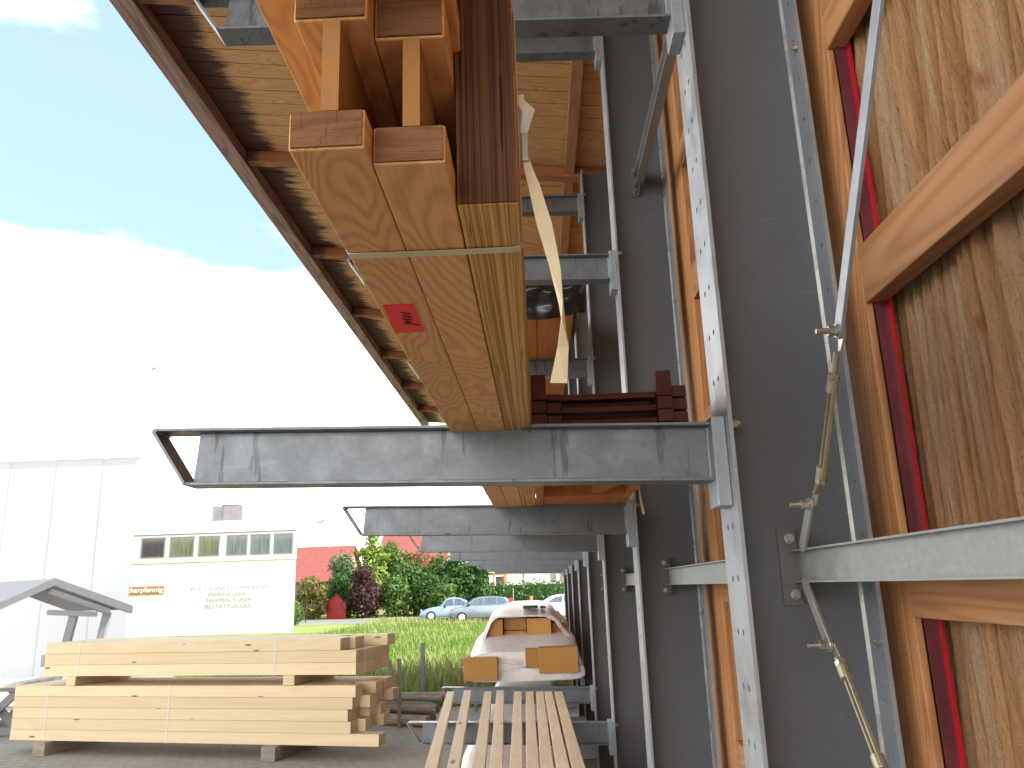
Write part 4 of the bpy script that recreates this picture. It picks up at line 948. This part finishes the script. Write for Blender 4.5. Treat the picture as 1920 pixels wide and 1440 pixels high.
# ---------------------------------------------------------------- parked cars
def car(label, x, y, rz, body, cab, wheels, wr, W, paint_m, glassq, tail_x, group='cars parked along the road', inset=.16, taillen=.12, head=None):
    """local x forward = front at -x; body and cabin are side profiles"""
    t = thing('parked_car', label, 'car', (x, y, 0), group, rz)
    t['_o'] = [0, 0, 0]
    def loft(prof, ws, zc=None):
        q = MB(); n = len(prof); vs = []
        for (yy, sc_) in ws:
            cx = sum(p[0] for p in prof) / n; cz = sum(p[1] for p in prof) / n
            vs += [(cx + (px - cx) * sc_, yy, cz + (pz - cz) * sc_) for px, pz in prof]
        fs = [tuple(range(n)), tuple(range(len(ws) * n - 1, (len(ws) - 1) * n - 1, -1))]
        for k_ in range(len(ws) - 1):
            fs += [(k_ * n + i, k_ * n + (i + 1) % n, (k_ + 1) * n + (i + 1) % n, (k_ + 1) * n + i) for i in range(n)]
        return q.add(vs, fs)
    h = W / 2
    q = loft(body, [(-h, .93), (-h + .06, .985), (-h + .2, 1.), (h - .2, 1.), (h - .06, .985), (h, .93)])
    bo = q.build('body', paint_m, t, smooth=True, bevel=.03)
    cx_ = sum(p[0] for p in cab) / len(cab)
    n = len(cab); zb = min(p[1] for p in cab); zt_ = max(p[1] for p in cab)
    q = MB(); vs = []
    for s_ in (-1, 1):
        vs += [(px, s_ * (h - .07 - inset * (pz - zb) / (zt_ - zb)), pz) for px, pz in cab]
    q.add(vs, [tuple(range(n)), tuple(range(2 * n - 1, n - 1, -1))] + [(i, i + n, (i + 1) % n + n, (i + 1) % n) for i in range(n)])
    q.build('cabin', paint_m, t, smooth=False, bevel=.03)
    for poly in glassq:
        for s_ in (-1, 1):
            q = MB(); nn = len(poly); f = lambda px, pz, o: (px, s_ * (h - .07 - inset * (pz - zb) / (zt_ - zb) + o), pz)
            q.add([f(*p, .012) for p in poly] + [f(*p, -.01) for p in poly], [tuple(range(nn)), tuple(range(2 * nn - 1, nn - 1, -1))] + [(i, i + nn, (i + 1) % nn + nn, (i + 1) % nn) for i in range(nn)])
            q.build('side_window', 'car_glass', t)
    for wx_ in wheels:
        for s_ in (-1, 1):
            q = MB(); q.cyl((wx_, s_ * (h - .20), wr), (wx_, s_ * (h + .012), wr), wr, n=24); wo = q.build('wheel', 'rubber', t, bevel=.02)
            q = MB(); q.cyl((wx_, s_ * (h + .0125), wr), (wx_, s_ * (h + .03), wr), wr * .62, wr * .5, n=20); q.build('hubcap', 'hub', wo)
    if head:
        for s_ in (-1, 1):
            q = MB(); q.cyl((head[0], s_ * (h - .28), head[1]), (head[0] - .09, s_ * (h - .28), head[1] + .01), head[2], head[2] * .8, n=16); q.build('headlight', 'chrome', t, bevel=.01)
    for s_ in (-1, 1):
        q = MB(); q.box(tail_x[0] - taillen, tail_x[0] + .01, s_ * (h - .16) - .08, s_ * (h - .16) + .095, tail_x[1], tail_x[1] + tail_x[2]); q.build('tail_light', 'tail', t, bevel=.02)
        q = MB(); q.box(cab[0][0] + .28, cab[0][0] + .42, s_ * (h + .03) - .07, s_ * (h + .03) + .07, zb + .02, zb + .16); q.build('mirror', 'rubber', t, bevel=.02)
    # windscreen and rear screen
    q = MB(); (a0, a1), (b0, b1) = cab[0], cab[1]
    def sc(px, pz, o): return h - .07 - inset * (pz - zb) / (zt_ - zb) - o
    P0 = Vector((a0, 0, a1)).lerp(Vector((b0, 0, b1)), .10); P1 = Vector((a0, 0, a1)).lerp(Vector((b0, 0, b1)), .92); nn_ = Vector((-(b1 - a1), 0, (b0 - a0))).normalized() * .012
    ya, yb = sc(P0.x, P0.z, .09), sc(P1.x, P1.z, .09)
    q.add([P0 + nn_ + Vector((0, -ya, 0)), P0 + nn_ + Vector((0, ya, 0)), P1 + nn_ + Vector((0, yb, 0)), P1 + nn_ + Vector((0, -yb, 0)), P0 - nn_ + Vector((0, -ya, 0)), P0 - nn_ + Vector((0, ya, 0)), P1 - nn_ + Vector((0, yb, 0)), P1 - nn_ + Vector((0, -yb, 0))], [(0, 1, 2, 3), (4, 5, 6, 7), (0, 1, 5, 4), (1, 2, 6, 5), (2, 3, 7, 6), (3, 0, 4, 7)])
    q.build('windscreen', 'car_glass', t)
    return t
# vintage rounded car
vb = [(-2.05, .36), (-2.02, .52), (-1.86, .66), (-1.55, .78), (-1.15, .87), (-.75, .92), (.3, .93), (1.0, .93), (1.4, .86), (1.75, .70), (1.98, .50), (2.02, .34), (1.9, .24), (-1.9, .24)]
vc = [(-.72, .88), (-.30, 1.36), (-.05, 1.46), (.30, 1.50), (.70, 1.44), (1.10, 1.26), (1.45, 1.0), (1.6, .82)]
car('small light blue vintage car with rounded roof, parked leftmost', -6.15, 55.6, R(8), vb, vc, (-1.30, 1.12), .33, 1.54, 'blue', [[(-.55, .96), (-.22, 1.33), (.22, 1.41), (.24, .96)], [(.31, .96), (.30, 1.41), (.70, 1.35), (1.02, 1.14), (1.02, .98)]], (1.95, .55, .18), inset=.22, head=(-1.90, .66, .10))
hbp = [(-2.02, .35), (-2.05, .60), (-1.92, .78), (-1.5, .90), (-1.05, .98), (.2, 1.0), (1.7, 1.02), (1.96, .98), (2.02, .60), (1.98, .32), (1.9, .22), (-1.9, .22)]
hcp = [(-1.18, .93), (-.42, 1.38), (.1, 1.50), (.9, 1.51), (1.55, 1.44), (1.92, 1.0)]
car('dark grey hatchback with a red tail light, parked in front of the blue car', -3.85, 52.2, R(10), hbp, hcp, (-1.25, 1.28), .31, 1.72, 'anthracite', [[(-.85, 1.03), (-.38, 1.33), (.12, 1.42), (.14, 1.04)], [(.22, 1.04), (.22, 1.43), (.95, 1.43), (.98, 1.05)], [(1.06, 1.06), (1.04, 1.42), (1.42, 1.36), (1.58, 1.1)]], (1.98, 1.02, .34), head=(-1.93, .68, .13))
car('white car half hidden behind the rack uprights at the end', 1.15, 51.4, R(7), hbp, hcp, (-1.25, 1.28), .31, 1.74, 'carwhite', [[(-.85, 1.03), (-.38, 1.33), (.12, 1.42), (.14, 1.04)], [(.22, 1.04), (.22, 1.43), (.95, 1.43), (.98, 1.05)], [(1.06, 1.06), (1.04, 1.42), (1.42, 1.36), (1.58, 1.1)]], (1.98, .80, .24), head=(-1.93, .68, .11))

# ---------------------------------------------------------------- grass
def grass(n, seed):
    r_ = np.random.RandomState(seed)
    u = r_.rand(n); y = 14.6 * (58.5 / 14.6) ** (u ** .9)
    xl = -(.50 * y) - .5; xr_ = .12 * y
    x = xl + (xr_ - xl) * r_.rand(n)
    edge = 14.5 + .25 * np.sin(x * 3) + np.where(x < -5, (-5 - x) * 1.5, 0) + np.where(x > -.3, 99, 0) * 0
    ok = (y > edge) & ~((x > -29) & (x < -13.5) & (y > 44.3)) & ~((x < -11.3) & (y > 22)) | ((y > 24) & (y < 44.2) & (x > -11.2)) & (y > edge)
    x, y = x[ok], y[ok]; n = len(x)
    patch = np.sin(x * .9 + 1.3) * np.sin(y * .55) + .5 * np.sin(x * 2.3 + y)
    tall = (r_.rand(n) < (.22 * (y < 19) + .05 * (y >= 19) + .25 * (y > 48)))
    hgt = (.10 + .14 * r_.rand(n)) * (1 + .25 * patch); hgt = np.where(tall, hgt * 2.0 + .10, hgt) * np.where(y > 21, .62, 1.)
    wd = (.007 + .007 * r_.rand(n)) * (y / 16) ** .75; a = r_.rand(n) * 6.283; ln = r_.rand(n) * .45 * hgt
    bx = np.cos(a) * wd; by = np.sin(a) * wd; lx = np.cos(a + 1.3) * ln; ly = np.sin(a + 1.3) * ln
    z0 = np.zeros(n)
    V = np.stack([np.stack([x - bx, y - by, z0], 1), np.stack([x + bx, y + by, z0], 1), np.stack([x + bx * .6 + lx * .4, y + by * .6 + ly * .4, hgt * .6], 1), np.stack([x + lx, y + ly, hgt], 1)], 1).reshape(-1, 3)
    me = bpy.data.meshes.new('grass'); me.vertices.add(4 * n); me.vertices.foreach_set('co', V.reshape(-1)); me.loops.add(4 * n); me.loops.foreach_set('vertex_index', np.arange(4 * n))
    me.polygons.add(n); me.polygons.foreach_set('loop_start', np.arange(n) * 4); me.polygons.foreach_set('loop_total', np.full(n, 4))
    me.materials.append(leafy('grass_green', (.085, .175, .022), (.16, .275, .05), .5)); me.materials.append(leafy('grass_straw', (.24, .25, .09), (.36, .33, .16), .5))
    me.polygons.foreach_set('material_index', (tall & (r_.rand(n) < .75) | (r_.rand(n) < .06)).astype(np.int32)); me.update(); me.validate()
    o = bpy.data.objects.new('grass', me); COL.objects.link(o)
    tag(o, 'long meadow grass with straw coloured seed heads between yard and road', 'grass', kind='stuff')
grass(150000, 4)

for o in C.objects:
    if '_o' in o: del o['_o']
